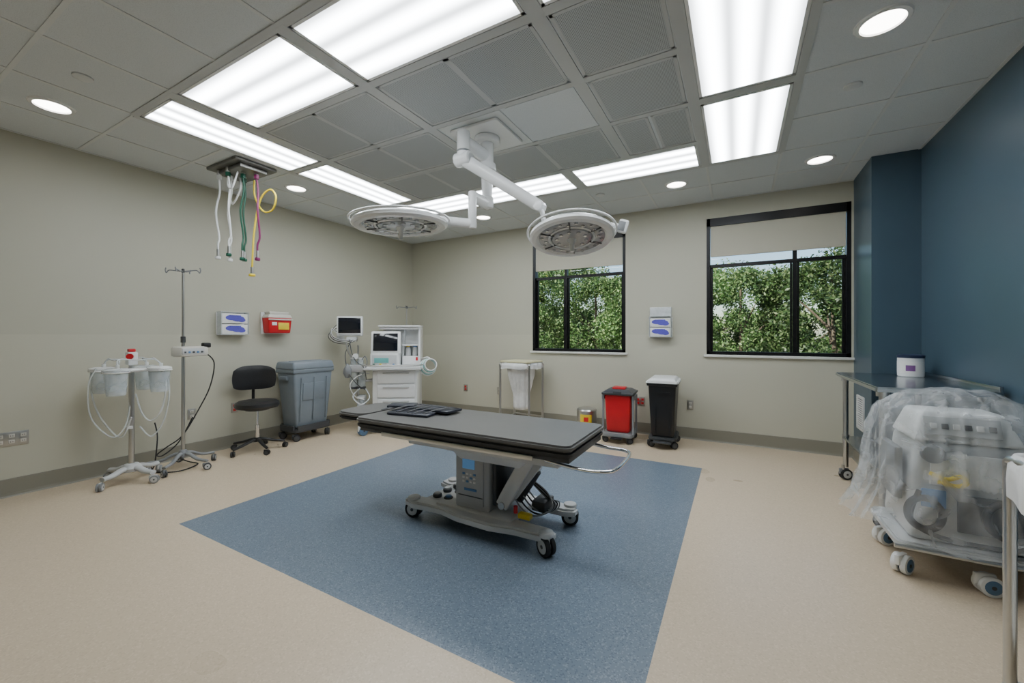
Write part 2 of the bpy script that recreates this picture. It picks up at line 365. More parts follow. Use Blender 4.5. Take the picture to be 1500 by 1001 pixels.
def troffer(x0,x1,y0,y1):
    L,Wd=(x1-x0,y1-y0); rz=0
    if Wd>L: L,Wd=Wd,L; rz=pi/2
    g=G("ceiling_light_panel",((x0+x1)/2,(y0+y1)/2,ZC-.003),rz)
    t=.018
    boxes(g,"bezel",[((0,Wd/2-t/2,0),(L,t,.008)),((0,-Wd/2+t/2,0),(L,t,.008)),((L/2-t/2,0,0),(t,Wd,.008)),((-L/2+t/2,0,0),(t,Wd,.008))],M_white2)
    box(g,"lens",(0,0,.0),(L-2*t,Wd-2*t,.004),lensmat(round(Wd-2*t,2)))
T=[(-4.05,-3.56,1.36,2.565),(-4.05,-3.56,2.63,3.86),
   (-3.44,-2.26,1.36,1.91),(-2.16,-.98,1.36,1.91),(-.88,-.32,1.36,1.91),
   (-.235,.33,2.00,3.20),(-.235,.33,3.30,4.48),
   (-1.51,-.32,3.965,4.48),(-2.76,-1.60,3.965,4.48),(-4.0,-2.86,3.965,4.48)]
for t in T: troffer(*t)
# perforated laminar-flow diffusers
def diffuser(x0,x1,y0,y1,split=True):
    g=G("ceiling_air_diffuser",((x0+x1)/2,(y0+y1)/2,ZC-.003)); w,h=x1-x0,y1-y0
    n=2 if split else 1
    for i in range(n):
        a=-w/2+w*i/n; cx=a+w/n/2
        box(g,"perforated_face_%d"%i,(cx,0,0),(w/n-.04,h-.04,.004),M_perf)
    fr=[((0,h/2-.012,0),(w,.020,.006)),((0,-h/2+.012,0),(w,.020,.006)),((-w/2+.012,0,0),(.020,h,.006)),((w/2-.012,0,0),(.020,h,.006))]
    if split: fr.append(((0,0,0),(.04,h,.006)))
    boxes(g,"rim",fr,M_frm)
    for i in (-1,1):
        for j in(-1,1): cyl(g,"screw",(i*w*.42,j*(h/2-.012),-.005),(i*w*.42,j*(h/2-.012),-.002),.006,M_steel,seg=8)
cx=[(-3.44,-2.26),(-2.16,-.98),(-.88,-.32)]; cy=[(1.98,2.57),(2.63,3.21),(3.27,3.89)]
for i,(a,b) in enumerate(cx):
    for j,(c,d) in enumerate(cy):
        if i==1 and j==1: continue
        if i==2 and j==2: diffuser(a,(a+b)/2-.01,c,d,False); diffuser((a+b)/2+.01,b,c,d,False)
        else: diffuser(a,b,c,d,i!=2)
box(None,"ceiling_blank_panel",(-1.25,2.92,ZC-.003),(.54,.58,.008),M_tile)
box(None,"ceiling_mounting_panel",(-1.86,2.92,ZC-.003),(.58,.58,.008),M_tbar)
def downlight(x,y,e=M_dl):
    g=G("recessed_downlight",(x,y,ZC)); 
    lathe(g,"trim_ring",[(.095,.0),(.098,-.012),(.118,-.010),(.125,-.001)],(0,0,0),M_white2,40)
    lathe(g,"lens",[(0,-.004),(.06,-.004),(.096,-.002)],(0,0,0),e,40)
for q in [(-4.44,.98),(.69,2.90),(.70,4.88),(-.60,4.90),(-4.46,2.90),(-3.20,4.92)]: downlight(*q)
def sprink(x,y):
    g=G("ceiling_sprinkler_cap",(x,y,ZC)); lathe(g,"cap",[(0,-.014),(.045,-.013),(.052,-.009),(.052,0)],(0,0,0),M_tbar,30)
for q in[(-3.77,.97),(.69,3.55),(-1.45,4.82)]: sprink(*q)

# ------------------------------------------------------------ surgical lights
sl=G("surgical_light",(-1.86,2.92,0))
def S(x,y,z): return (x+1.86,y-2.92,z)
prism(sl,"ceiling_plate",rpoly(.46,.46,.03),3.02,3.040,M_white2,.004)
cyl(sl,"canopy",(0,0,2.97),(0,0,3.02),.11,M_white2,seg=32,bev=.01)
cyl(sl,"stem",(0,0,2.78),(0,0,2.98),.055,M_white2,seg=28,bev=.004)
cyl(sl,"stem_collar",(0,0,2.74),(0,0,2.80),.075,M_white2,seg=28,bev=.012)
cyl(sl,"stem_ring",(0,0,2.725),(0,0,2.742),.062,M_mgrey,seg=28)
cyl(sl,"lower_stem",(0,0,2.47),(0,0,2.74),.038,M_white2,seg=28,r2=.055)
cyl(sl,"lower_hub",(0,0,2.42),(0,0,2.52),.055,M_white2,seg=28,bev=.015)
def arm(name,a,b,r0,r1,flat=1.25):
    a=Vector(a);b=Vector(b)
    tube(sl,name,[a,a.lerp(b,.08),a.lerp(b,.5),a.lerp(b,.92),b],lambda t:r0+(r1-r0)*t,M_white2,seg=16,n=5,flat=flat)
k1=Vector(S(-1.89,2.62,2.80))
arm("upper_link",(0,0,2.86),(k1.x,k1.y,2.88),.045,.045)
cyl(sl,"knuckle_post",(k1.x,k1.y,2.70),(k1.x,k1.y,2.96),.052,M_white2,seg=28,bev=.02)
cyl(sl,"knuckle_band",(k1.x,k1.y,2.785),(k1.x,k1.y,2.80),.0535,M_mgrey,seg=28)
cyl(sl,"knuckle_pivot",(k1.x-.07,k1.y,2.735),(k1.x+.07,k1.y,2.735),.055,M_white2,seg=28,bev=.012)
cyl(sl,"pivot_cap",(k1.x-.073,k1.y,2.735),(k1.x+.073,k1.y,2.735),.035,M_lgrey,seg=24)
e1=Vector(S(-1.32,2.82,2.33))
arm("spring_arm",(k1.x,k1.y,2.735),e1,.044,.034,1.25)
cyl(sl,"arm_end_pivot",e1+Vector((0,-.045,0)),e1+Vector((0,.045,0)),.040,M_white2,seg=24,bev=.01)
M_lens=mat("surgical_lens_grey",(.34,.355,.37),.2,coat=.5,var=.1)
M_led=mat("led_reflector",(.50,.52,.55),.2,metal=.6)
def head(name,c,R,rx_,ry_,rz_):
    h=bpy.data.objects.new(name,None); COL.objects.link(h); h.parent=sl; h.location=c; h.rotation_euler=(rx_,ry_,rz_)
    lathe(h,"outer_ring",[(R*.78,.012),(R*.84,.030),(R*.93,.032),(R,.014),(R*1.0,-.006),(R*.95,-.020),(R*.84,-.022),(R*.78,-.008),(R*.78,.012)],(0,0,0),M_white2,56)
    lathe(h,"lens_annulus",[(R*.78,-.010),(R*.62,-.014),(R*.56,-.010),(R*.56,.01),(R*.78,.012)],(0,0,0),M_lens,56)
    lathe(h,"back_shell",[(0,.055),(R*.2,.055),(R*.5,.042),(R*.66,.022),(R*.7,.010)],(0,0,0),M_white2,48)
    lathe(h,"inner_disc",[(0,-.02),(R*.22,-.024),(R*.46,-.018),(R*.50,0),(R*.5,.02)],(0,0,0),M_lens,48)
    lathe(h,"segment_ring",[(R*.50,-.012),(R*.53,-.02),(R*.56,-.012)],(0,0,0),M_white2,48)
    for i in range(24):
        a=2*pi*i/24; rr=R*(.63 if i%2 else .71)
        cyl(h,"led_%d"%i,(rr*math.cos(a),rr*math.sin(a),-.018),(rr*math.cos(a),rr*math.sin(a),-.006),R*.042,M_led,seg=10)
    for i in range(10):
        a=2*pi*i/10; rr=R*.35
        cyl(h,"led_in_%d"%i,(rr*math.cos(a),rr*math.sin(a),-.026),(rr*math.cos(a),rr*math.sin(a),-.01),R*.05,M_led,seg=10)
    for i in range(6):
        a=2*pi*i/6+.3
        box(h,"spoke_%d"%i,(R*.62*math.cos(a),R*.62*math.sin(a),-.012),(R*.36,R*.035,.016),M_dgrey,.004,(0,0,a))
    lathe(h,"sterile_handle",[(0,-.12),(.014,-.118),(.018,-.09),(.016,-.06),(.028,-.035),(.034,-.02)],(0,0,0),M_white2,24)
    return h
c2=Vector(S(-1.07,2.84,2.07))
h2=head("lamp_head_tilted",c2,.31,math.radians(-14),0,math.radians(29))
tube(sl,"yoke",[e1+Vector((0,0,.02)),e1+Vector((.02,.0,-.05)),c2+Vector((-.20,.03,.11)),c2+Vector((-.02,.09,.15)),c2+Vector((.18,.14,.11)),c2+Vector((.31,.18,.08))],.018,M_white2,seg=12)
cyl(sl,"yoke_drop",c2+Vector((-.03,.03,.05)),c2+Vector((-.02,.07,.16)),.03,M_white2)
box(sl,"control_pad",c2+Vector((.33,.19,.08)),(.07,.05,.10),M_white2,.015,(0,math.radians(15),math.radians(20)))
box(sl,"control_keys",c2+Vector((.327,.162,.08)),(.05,.004,.07),M_mgrey,.002,(0,math.radians(15),math.radians(20)))
ring(h2,"edge_rail",(0,0,.034),.325,.008,M_white2,n=48)
c1=Vector(S(-2.25,2.30,2.19)); k2=Vector(S(-1.86,2.70,2.40))
arm("lower_link",(0,0,2.46),(k2.x,k2.y,2.46),.040,.036)
cyl(sl,"lower_knuckle",(k2.x,k2.y,2.20),(k2.x,k2.y,2.50),.034,M_white2,seg=24,bev=.012)
arm("lower_arm",(k2.x,k2.y,2.24),c1+Vector((.0,.0,.06)),.032,.026,1.3)
cyl(sl,"left_drop",c1+Vector((0,0,.04)),c1+Vector((0,0,.09)),.05,M_white2,bev=.01)
h1=head("lamp_head_flat",c1,.355,math.radians(2),math.radians(-1),0)
ring(h1,"edge_rail",(0,0,.034),.368,.008,M_white2,n=48)

# ------------------------------------------------------------ gas hoses
gh=G("ceiling_gas_hose_drop",(-4.42,2.29,0))
prism(gh,"ceiling_plate",rpoly(.56,.40,.02),3.02,3.044,M_plate,.003)
def hose(name,x,y,zb,m,r,sw,endc=None):
    cyl(gh,name+"_socket",(x,y,2.96),(x,y,3.03),.020,M_steel)
    cyl(gh,name+"_nut",(x,y,2.93),(x,y,2.97),.024,endc or m,seg=6)
    pts=[(x,y,2.95),(x+sw*.3,y+.01,2.80),(x+sw,y-.01,2.60),(x+sw*.8,y+.015,2.35),(x+sw*.5,y,zb+.08),(x+sw*.5,y,zb)]
    tube(gh,name,pts,r,m,seg=10)
    X=x+sw*.5
    cyl(gh,name+"_ferrule",(X,y,zb-.05),(X,y,zb+.02),.013,M_steel)
    cyl(gh,name+"_connector",(X,y,zb-.08),(X,y,zb-.05),.024,endc or m,bev=.006)
hose("white_hose_a",-.19,-.12,2.20,M_white,.0095,-.04)
hose("white_hose_b",-.11,-.05,2.18,M_white,.0095,-.03)
hose("white_hose_c",-.02,-.12,2.21,M_white,.009,.03,M_green)
hose("green_hose_a",-.05,.05,2.19,M_green,.009,.0)
hose("green_hose_b",.06,-.02,2.18,M_green,.009,-.03)
hose("purple_hose",.15,.06,2.18,M_purple,.0095,.04)
tube(gh,"white_loop",[(-.15,.02,2.97),(-.22,.0,2.86),(-.14,-.02,2.70),(-.03,0,2.84),(-.08,.02,2.97)],.0088,M_white)
tube(gh,"white_loop_b",[(-.05,-.10,2.97),(-.02,-.12,2.84),(.05,-.12,2.80),(.08,-.10,2.90),(.08,-.08,2.97)],.0085,M_white)
tube(gh,"yellow_loop",[(.04,.10,2.95),(.05,.10,2.78),(.16,.12,2.62),(.29,.14,2.62),(.35,.14,2.74),(.28,.12,2.82),(.16,.09,2.72),(.11,.06,2.40),(.09,.05,2.02)],.0088,M_yhose)
cyl(gh,"yellow_connector",(.09,.05,1.97),(.09,.05,2.04),.015,M_steel); cyl(gh,"yellow_tip",(.09,.05,1.945),(.09,.05,1.97),.03,M_yhose,bev=.005)
box(gh,"manifold",(0,0,3.0),(.44,.26,.04),M_plate,.008)

# ------------------------------------------------------------ operating table
ot=G("operating_table",(-1.57,2.50,0))
YT=-.09; ZT=.735
def pad(name,x0,x1,y0,y1,z1,th,m,r=.05):
    prism(ot,name,rpoly(x1-x0,y1-y0,r),z1-th,z1,m,.012,((x0+x1)/2,(y0+y1)/2,0))
pad("mattress_top",-.93,.78,YT-.335,YT+.335,ZT,.036,M_pad)
pad("mattress_core",-.925,.775,YT-.33,YT+.33,ZT-.034,.040,M_padside)
pad("head_pad",-1.28,-.94,YT-.24,YT+.24,ZT,.030,M_pad,.1)
pad("head_pad_core",-1.275,-.945,YT-.235,YT+.235,ZT-.028,.03,M_padside,.09)
box(ot,"tabletop",(-.07,YT,ZT-.088),(1.66,.60,.03),M_dgrey,.006)
box(ot,"head_rail_a",(-1.05,YT-.08,ZT-.075),(.4,.03,.02),M_steel,.003); box(ot,"head_rail_b",(-1.05,YT+.12,ZT-.075),(.4,.03,.02),M_steel,.003)
for sgn in(-1,1):
    box(ot,"side_rail",(-.05,YT+sgn*.325,ZT-.095),(1.2,.012,.028),M_steel,.003)
    for x in(-.6,-.2,.2,.52): cyl(ot,"rail_spacer",(x,YT+sgn*.29,ZT-.095),(x,YT+sgn*.325,ZT-.095),.009,M_steel)
box(ot,"underframe",(.06,YT,ZT-.125),(1.05,.40,.05),M_lgrey,.012)
box(ot,"underframe_rail_near",(.10,YT-.22,ZT-.135),(1.15,.05,.05),M_alu,.01)
box(ot,"underframe_rail_far",(.10,YT+.20,ZT-.135),(1.1,.05,.05),M_alu,.01)
tube(ot,"push_handle",[(.60,YT-.26,.62),(.80,YT-.26,.60),(.93,YT-.24,.60),(.985,YT-.15,.60),(.985,YT+.15,.60),(.93,YT+.24,.60),(.80,YT+.26,.60),(.60,YT+.26,.62)],.011,M_chrome,seg=12)
M_ped=mat("pedestal_grey",(.44,.445,.45),.38,var=.03)
taper(ot,"tilt_saddle",(.12,-.05,.49),(.46,.34),(.74,.42),.12,M_alu,.018)
box(ot,"saddle_edge",(.12,-.22,.57),(.66,.07,.055),M_alu,.014)
taper(ot,"pedestal_shroud",(-.03,-.02,.14),(.28,.34),(.28,.34),.38,M_ped,.02)
box(ot,"pedestal_front_panel",(-.03,-.195,.35),(.21,.014,.34),M_ped,.008)
box(ot,"pedestal_display",(-.045,-.204,.465),(.10,.006,.08),M_lcd,.003)
for i in range(4): 
    for j in range(3): box(ot,"key",(-.085+.03*i,-.204,.39-.026*j),(.02,.005,.014),M_label if (i+j)%3 else M_blue,.002)
box(ot,"pedestal_logo",(-.03,-.204,.285),(.10,.004,.016),M_blue)
box(ot,"pedestal_seam",(-.03,-.204,.24),(.20,.003,.006),M_dgrey)
box(ot,"pedestal_side",(.135,-.02,.34),(.03,.28,.30),M_dgrey,.01)
def bar(name,a,b,w,h,m):
    a=Vector(a);b=Vector(b);d=b-a; o=box(ot,name,(a+b)/2,(d.length,w,h),m,.008); o.rotation_euler=d.to_track_quat('X','Z').to_euler(); return o
bar("lift_arm_near",(.19,-.15,.20),(.40,-.15,.56),.035,.09,M_alu)
bar("lift_arm_far",(.19,.12,.20),(.40,.12,.56),.035,.085,M_alu)
bar("lift_brace",(.47,-.13,.54),(.27,-.13,.27),.03,.05,M_lgrey)
bar("lift_plate",(.16,-.02,.24),(.34,-.02,.55),.24,.02,M_lgrey)
cyl(ot,"actuator_body",(.24,0,.20),(.38,0,.42),.030,M_dgrey); cyl(ot,"actuator_rod",(.38,0,.42),(.45,0,.54),.014,M_chrome)
cyl(ot,"pivot_low",(.20,-.18,.21),(.20,.16,.21),.024,M_steel); cyl(ot,"pivot_top",(.40,-.18,.55),(.40,.16,.55),.022,M_steel)
def beam(name,y,sg):
    poly=[(-.58,-.05),(-.50,-.07),(-.38,-.055),(-.26,-.05),(-.10,-.085),(.16,-.095),(.34,-.06),(.42,-.06),(.54,-.055),(.59,-.02),(.59,.03),(.52,.06),(.40,.06),(.2,.07),(-.15,.07),(-.30,.06),(-.40,.06),(-.50,.06),(-.58,.035)]
    poly=[(a,b*sg) for a,b in poly]
    if sg<0: poly=poly[::-1]
    prism(ot,name,poly,.078,.132,M_alu,.014,(0,y,0))
beam("base_beam_near",-.20,1); beam("base_beam_far",.20,-1)
box(ot,"base_deck",(-.02,0,.124),(.62,.42,.045),M_alu,.015)
box(ot,"pedal_tray",(-.33,-.01,.115),(.28,.36,.03),M_lgrey,.012)
for i,(px,py) in enumerate([(-.40,-.10),(-.29,-.11),(-.40,.02),(-.29,.02),(-.38,.12)]):
    cyl(ot,"foot_pedal_%d"%i,(px,py,.13),(px,py,.155),.034,M_dgrey,bev=.006); cyl(ot,"pedal_cap_%d"%i,(px,py,.155),(px,py,.165),.024,M_blue if i%2 else M_lgrey,bev=.004)
for x,y,a in[(-.53,-.21,.2),(.55,-.23,-.5),(.53,.23,.3),(-.50,.23,.1)]:
    caster(ot,x,y,.060,.036,a,hub=M_lgrey,tyre=M_rubber,fork=M_alu)
    cyl(ot,"caster_collar",(x,y,.115),(x,y,.150),.045,M_alu,bev=.008)
box(ot,"brake_block_yellow",(.36,-.14,.165),(.09,.05,.035),M_yel,.008)
cyl(ot,"red_button",(.30,-.16,.18),(.30,-.16,.225),.014,M_red)
box(ot,"connector_box",(.40,.05,.19),(.10,.16,.07),M_dgrey,.01)
for i in range(5):
    tube(ot,"base_cable_%d"%i,[(.18,-.05+.04*i,.32),(.30+.02*i,-.10+.03*i,.20),(.40+.02*i,-.08+.04*i,.15),(.49,.0+.03*i,.19),(.42,.06,.27-.01*i),(.26,.05,.36)],.0055,M_rubber if i%2 else M_mgrey)
for i,(x,y,rz,w,h) in enumerate([(-.62,.00,.15,.36,.26),(-.50,.12,-.05,.34,.18),(-.82,.06,.5,.22,.14)]):
    box(ot,"folded_strap_%d"%i,(x,YT+y,ZT+.010+.014*i),(w,h,.020),M_navy,.007,(0,0,rz))
for i in range(6):
    tube(ot,"strap_webbing_%d"%i,[(-.88+.08*i,YT-.11+.03*(i%2),ZT+.022),(-.84+.08*i,YT-.0,ZT+.040),(-.78+.08*i,YT+.12,ZT+.048),(-.74+.08*i,YT+.19,ZT+.03)],.011,M_dgrey if i%2 else M_navy,flat=.3)

# ------------------------------------------------------------ suction canister stand
ss=G("suction_canister_stand",(-4.87,1.57,0))
M_clear2=filmmat("clear_tube",.6,(.8,.84,.86),.2)
for i in range(4):
    a=math.radians(20+90*i); c,s=math.cos(a),math.sin(a)
    tube(ss,"base_leg_%d"%i,[(0,0,.13),(.08*c,.08*s,.125),(.16*c,.16*s,.10),(.235*c,.235*s,.095)],lambda t:.036-.008*t,M_lgrey,flat=.7)
    caster(ss,.25*c,.25*s,.036,.022,a+.6,hub=M_lgrey,tyre=M_mgrey,fork=M_lgrey)
lathe(ss,"base_hub",[(0,.17),(.05,.165),(.075,.13),(.07,.10),(0,.095)],(0,0,0),M_lgrey,28)
cyl(ss,"pole",(0,0,.13),(0,0,1.08),.021,M_steel)
lathe(ss,"carousel_plate",[(0,1.04),(.10,1.04),(.11,1.025),(.10,1.01),(0,1.01)],(0,0,0),M_white,32)
for i in range(4):
    a=math.radians(45+90*i); c,s=math.cos(a),math.sin(a); X,Y=.215*c,.215*s
    box(ss,"carousel_arm_%d"%i,(.10*c,.10*s,1.02),(.16,.03,.015),M_white,.004,(0,0,a))
    ring(ss,"canister_ring_%d"%i,(X,Y,1.02),.088,.006,M_white,n=28)
    lathe(ss,"canister_%d"%i,[(0,.82),(.062,.82),(.068,.84),(.082,1.03),(.080,1.03),(.066,.845),(0,.83)],(X,Y,0),M_clear,28)
    lathe(ss,"canister_lid_%d"%i,[(0,1.055),(.06,1.055),(.09,1.045),(.092,1.030),(.08,1.028)],(X,Y,0),M_clear2 if i%2 else M_white,28)
    cyl(ss,"lid_port_%d"%i,(X+.03,Y,1.05),(X+.03,Y,1.085),.014,M_white); cyl(ss,"lid_port_b_%d"%i,(X-.03,Y+.02,1.05),(X-.03,Y+.02,1.08),.012,M_blue)
    b=math.radians(45+90*(i+1)); X2,Y2=.215*math.cos(b),.215*math.sin(b)
    tube(ss,"tandem_tube_%d"%i,[(X+.03,Y,1.08),(X*.8,Y*.8,1.13),((X+X2)*.42,(Y+Y2)*.42,1.12),(X2*.8,Y2*.8,1.12),(X2-.03,Y2+.02,1.075)],.006,M_clear2)
box(ss,"suction_regulator",(0,0,1.13),(.08,.07,.12),M_white,.01); cyl(ss,"gauge",(.033,-.02,1.15),(.046,-.028,1.15),.026,M_red)
box(ss,"regulator_cap",(.0,0,1.205),(.05,.05,.03),M_red,.008)
tube(ss,"suction_tube_left",[(-.16,-.19,1.05),(-.20,-.22,.95),(-.19,-.19,.70),(-.13,-.12,.50),(-.02,-.06,.42),(.06,-.02,.60)],.007,M_clear2)
tube(ss,"suction_tube_left_b",[(-.06,-.22,1.05),(-.09,-.26,.90),(-.06,-.25,.62),(.02,-.14,.44),(.05,-.06,.52),(.03,-.02,.70)],.006,M_clear2)
tube(ss,"suction_tube_right",[(.18,.15,1.05),(.21,.18,.9),(.18,.16,.66),(.10,.11,.55),(.05,.06,.62),(.0,.03,.8)],.007,M_clear2)
tube(ss,"suction_tube_right_b",[(.14,.18,1.05),(.17,.22,.85),(.13,.20,.56),(.08,.12,.40),(.03,.05,.50)],.006,M_clear2)
box(ss,"pole_clip",(0,-.02,.50),(.05,.05,.03),M_white,.006)

# ------------------------------------------------------------ IV poles
def ivpole(x,y,top,pump=True,rb=.28,a0=20):
    g=G("iv_pole",(x,y,0))
    for i in range(5):
        a=math.radians(a0+72*i); c,s=math.cos(a),math.sin(a)
        tube(g,"base_leg_%d"%i,[(0,0,.15),(.07*c,.07*s,.145),(rb*.6*c,rb*.6*s,.10),(rb*c,rb*s,.088)],lambda t:.022-.006*t,M_mgrey,flat=.8)
        caster(g,rb*c,rb*s,.034,.02,a+.9,hub=M_lgrey,tyre=M_dgrey,fork=M_mgrey)
    lathe(g,"base_hub",[(0,.19),(.028,.185),(.045,.15),(.045,.12),(0,.11)],(0,0,0),M_mgrey,24)
    cyl(g,"lower_pole",(0,0,.15),(0,0,1.30),.0155,M_steel); cyl(g,"upper_pole",(0,0,1.28),(0,0,top-.03),.011,M_steel)
    cyl(g,"collar",(0,0,1.27),(0,0,1.33),.021,M_dgrey)
    for i in range(2):
        a=math.radians(35+180*i); c,s=math.cos(a),math.sin(a)
        tube(g,"hook_%d"%i,[(0,0,top-.03),(.06*c,.06*s,top-.025),(.13*c,.13*s,top-.02),(.155*c,.155*s,top-.045),(.165*c,.165*s,top-.02),(.16*c,.16*s,top+.005)],.0055,M_mgrey)
        a+=pi/2; c,s=math.cos(a),math.sin(a)
        tube(g,"hook_b_%d"%i,[(0,0,top-.03),(.05*c,.05*s,top-.03),(.09*c,.09*s,top-.02),(.10*c,.10*s,top-.04),(.11*c,.11*s,top)],.0055,M_mgrey)
    lathe(g,"top_cap",[(0,top),(.012,top-.004),(.014,top-.04),(.010,top-.045)],(0,0,0),M_dgrey,16)
    return g
iv=ivpole(-4.90,1.98,2.02)
box(iv,"warmer_body",(.05,.04,1.18),(.13,.30,.10),M_ivory,.02,(0,0,math.radians(20)))
box(iv,"warmer_face",(.118,.04,1.185),(.01,.24,.06),M_lgrey,.004,(0,0,math.radians(20)))
for i in range(5): box(iv,"button_%d"%i,(.126-.014*(i-2)*.9,.04+.042*(i-2),1.175),(.006,.022,.018),M_blue if i%2 else M_dgrey,.002,(0,0,math.radians(20)))
box(iv,"warmer_handle",(.03,.19,1.24),(.07,.07,.05),M_black,.012)
box(iv,"pole_clamp",(.0,0,1.17),(.06,.06,.08),M_dgrey,.008)
tube(iv,"power_cord",[(.02,.19,1.16),(.04,.26,1.05),(.02,.23,.80),(-.05,.15,.55),(-.06,.02,.32),(-.10,-.10,.22),(-.20,-.14,.14),(-.30,-.05,.10),(-.34,.10,.2),(-.36,.235,.44)],.006,M_rubber)
tube(iv,"floor_cord",[(-.36,-.10,.44),(-.30,-.10,.3),(-.24,-.14,.06),(-.12,-.20,.012),(.05,-.16,.012),(.12,-.05,.012),(.02,.12,.012),(-.12,.10,.02),(-.05,-.02,.10)],.006,M_rubber)
ivpole(-4.80,5.05,1.83)

# ------------------------------------------------------------ stool
st=G("wheeled_stool",(-4.89,2.70,0))
for i in range(5):
    a=math.radians(-10+72*i); c,s=math.cos(a),math.sin(a)
    tube(st,"base_leg_%d"%i,[(0,0,.13),(.06*c,.06*s,.13),(.17*c,.17*s,.10),(.28*c,.28*s,.078)],lambda t:.026-.010*t,M_black,flat=.8)
    caster(st,.285*c,.285*s,.030,.022,a+.8,hub=M_dgrey,tyre=M_black,fork=M_black)
cyl(st,"gas_lift_outer",(0,0,.12),(0,0,.30),.024,M_chrome); cyl(st,"gas_lift_rod",(0,0,.30),(0,0,.50),.014,M_chrome)
lathe(st,"foot_hub",[(0,.16),(.04,.155),(.045,.11),(0,.105)],(0,0,0),M_black,24)
lathe(st,"seat_cushion",[(0,.585),(.12,.588),(.19,.583),(.222,.560),(.228,.53),(.215,.505),(.17,.497),(0,.497)],(0,0,0),M_vinyl,44)
lathe(st,"seat_pan",[(0,.497),(.15,.495),(.12,.475),(0,.472)],(0,0,0),M_black,30)
bd=math.radians(160); bc,bs=math.cos(bd),math.sin(bd)
tube(st,"back_strut",[(0,0,.482),(.15*bc,.15*bs,.478),(.24*bc,.24*bs,.50),(.265*bc,.265*bs,.60),(.25*bc,.25*bs,.80)],.016,M_black,flat=.5,seg=12)
def backrest():
    bm=bmesh.new(); n=20;mrow=8; F_=[];B_=[]
    for th_,L in((0,F_),(.05,B_)):
        for i in range(n+1):
            row=[]
            for j in range(mrow+1):
                u=-1+2*i/n; w=-1+2*j/mrow
                hx=.225*u*(1-.06*w*w); hz=.145*w*(1-.32*u**4)-.01*u*u
                edge=max(abs(u)**4,abs(w)**4); d=(.5-th_/.05)*.05*(1-edge*.75)
                row.append(bm.verts.new((hx, d-.06*u*u, hz)))
            L.append(row)
    for L in(F_,B_):
        for i in range(n):
            for j in range(mrow): bm.faces.new((L[i][j],L[i+1][j],L[i+1][j+1],L[i][j+1]))
    for i in range(n):
        bm.faces.new((F_[i][0],F_[i+1][0],B_[i+1][0],B_[i][0])); bm.faces.new((F_[i][-1],F_[i+1][-1],B_[i+1][-1],B_[i][-1]))
    for j in range(mrow):
        bm.faces.new((F_[0][j],F_[0][j+1],B_[0][j+1],B_[0][j])); bm.faces.new((F_[-1][j],F_[-1][j+1],B_[-1][j+1],B_[-1][j]))
    fin(bm,st,"backrest",M_vinyl,(.23*bc,.23*bs,.835),(0,0,bd-pi/2),60)
backrest()

# ------------------------------------------------------------ grey refuse bin on dolly
gb=G("grey_trash_can",(-5.0,3.38,0),math.radians(90))
taper(gb,"body",(0,0,.16),(.44,.28),(.56,.36),.72,M_bingrey,.03)
taper(gb,"rim",(0,0,.86),(.58,.38),(.585,.385),.05,M_bingrey,.012)
taper(gb,"lid",(0,0,.905),(.60,.40),(.56,.36),.10,M_bingrey,.025)
box(gb,"lid_crease",(0,0,1.006),(.44,.05,.012),M_bingrey,.005)
for sgn in(-1,1):
    box(gb,"end_handle",(sgn*.295,0,.80),(.03,.16,.05),M_bingrey,.01)
    for k in(-.18,0,.18): box(gb,"rib",(k,sgn*.172,.52),(.012,.012,.56),M_bingrey,.004,(math.radians(-3.2*sgn),0,0))
box(gb,"recess_panel",(.0,-.17,.62),(.30,.01,.22),M_bingrey,.01,(math.radians(3),0,0))
prism(gb,"dolly",rpoly(.52,.36,.06),.11,.155,M_dgrey,.01)
boxes(gb,"dolly_lip",[((0,.17,.17),(.44,.02,.05)),((0,-.17,.17),(.44,.02,.05)),((.25,0,.17),(.02,.28,.05)),((-.25,0,.17),(.02,.28,.05))],M_dgrey)
for x,y in((-.22,-.14),(.22,-.14),(-.22,.14),(.22,.14)): caster(gb,x,y,.045,.028,.7 if x>0 else -.4,hub=M_dgrey,tyre=M_black,fork=M_dgrey)

# ------------------------------------------------------------ anaesthesia machine
am=G("anesthesia_machine",(-4.35,4.35,0),math.radians(35))
prism(am,"base",rpoly(.74,.78,.08),.12,.19,M_lgrey,.012)
for x,y,a in((-.35,-.44,.8),(.33,-.42,.3),(-.33,.36,.2),(.33,.36,.2)):
    caster(am,x,y,.062,.036,a,hub=M_bluew,tyre=M_bluew,fork=M_white); box(am,"caster_cover",(x*.92,y*.88,.135),(.14,.16,.05),M_lgrey,.02)
box(am,"cabinet",(.03,.06,.52),(.62,.56,.66),M_white2,.02)
for i in range(3):
    box(am,"drawer_%d"%i,(.05,-.232,.76-.20*i),(.52,.025,.18),M_white2,.012)
    box(am,"drawer_pull_%d"%i,(.05,-.252,.815-.20*i),(.36,.02,.022),M_lgrey,.006)
prism(am,"work_surface",rpoly(.80,.62,.06),.86,.895,M_white2,.010,(0,-.02,0))
tube(am,"surface_rail",[(-.40,-.20,.93),(-.36,-.35,.93),(0,-.37,.93),(.36,-.35,.93),(.42,-.20,.93)],.009,M_steel)
box(am,"lower_console",(-.13,.02,.99),(.40,.30,.20),M_white,.02)
box(am,"flow_panel",(-.13,-.135,.99),(.34,.012,.14),M_lgrey,.006)
box(am,"green_display",(-.17,-.143,.985),(.20,.006,.07),mat("display_teal",(.12,.35,.33),.3,emis=.15),.003)
for i in range(4): cyl(am,"knob_%d"%i,(-.27+.09*i,-.14,.925),(-.27+.09*i,-.17,.925),.016,[M_green,M_yel,M_lgrey,M_blue][i],bev=.004)
box(am,"display_housing",(-.12,-.06,1.235),(.42,.09,.33),M_white2,.025,(math.radians(-8),0,0))
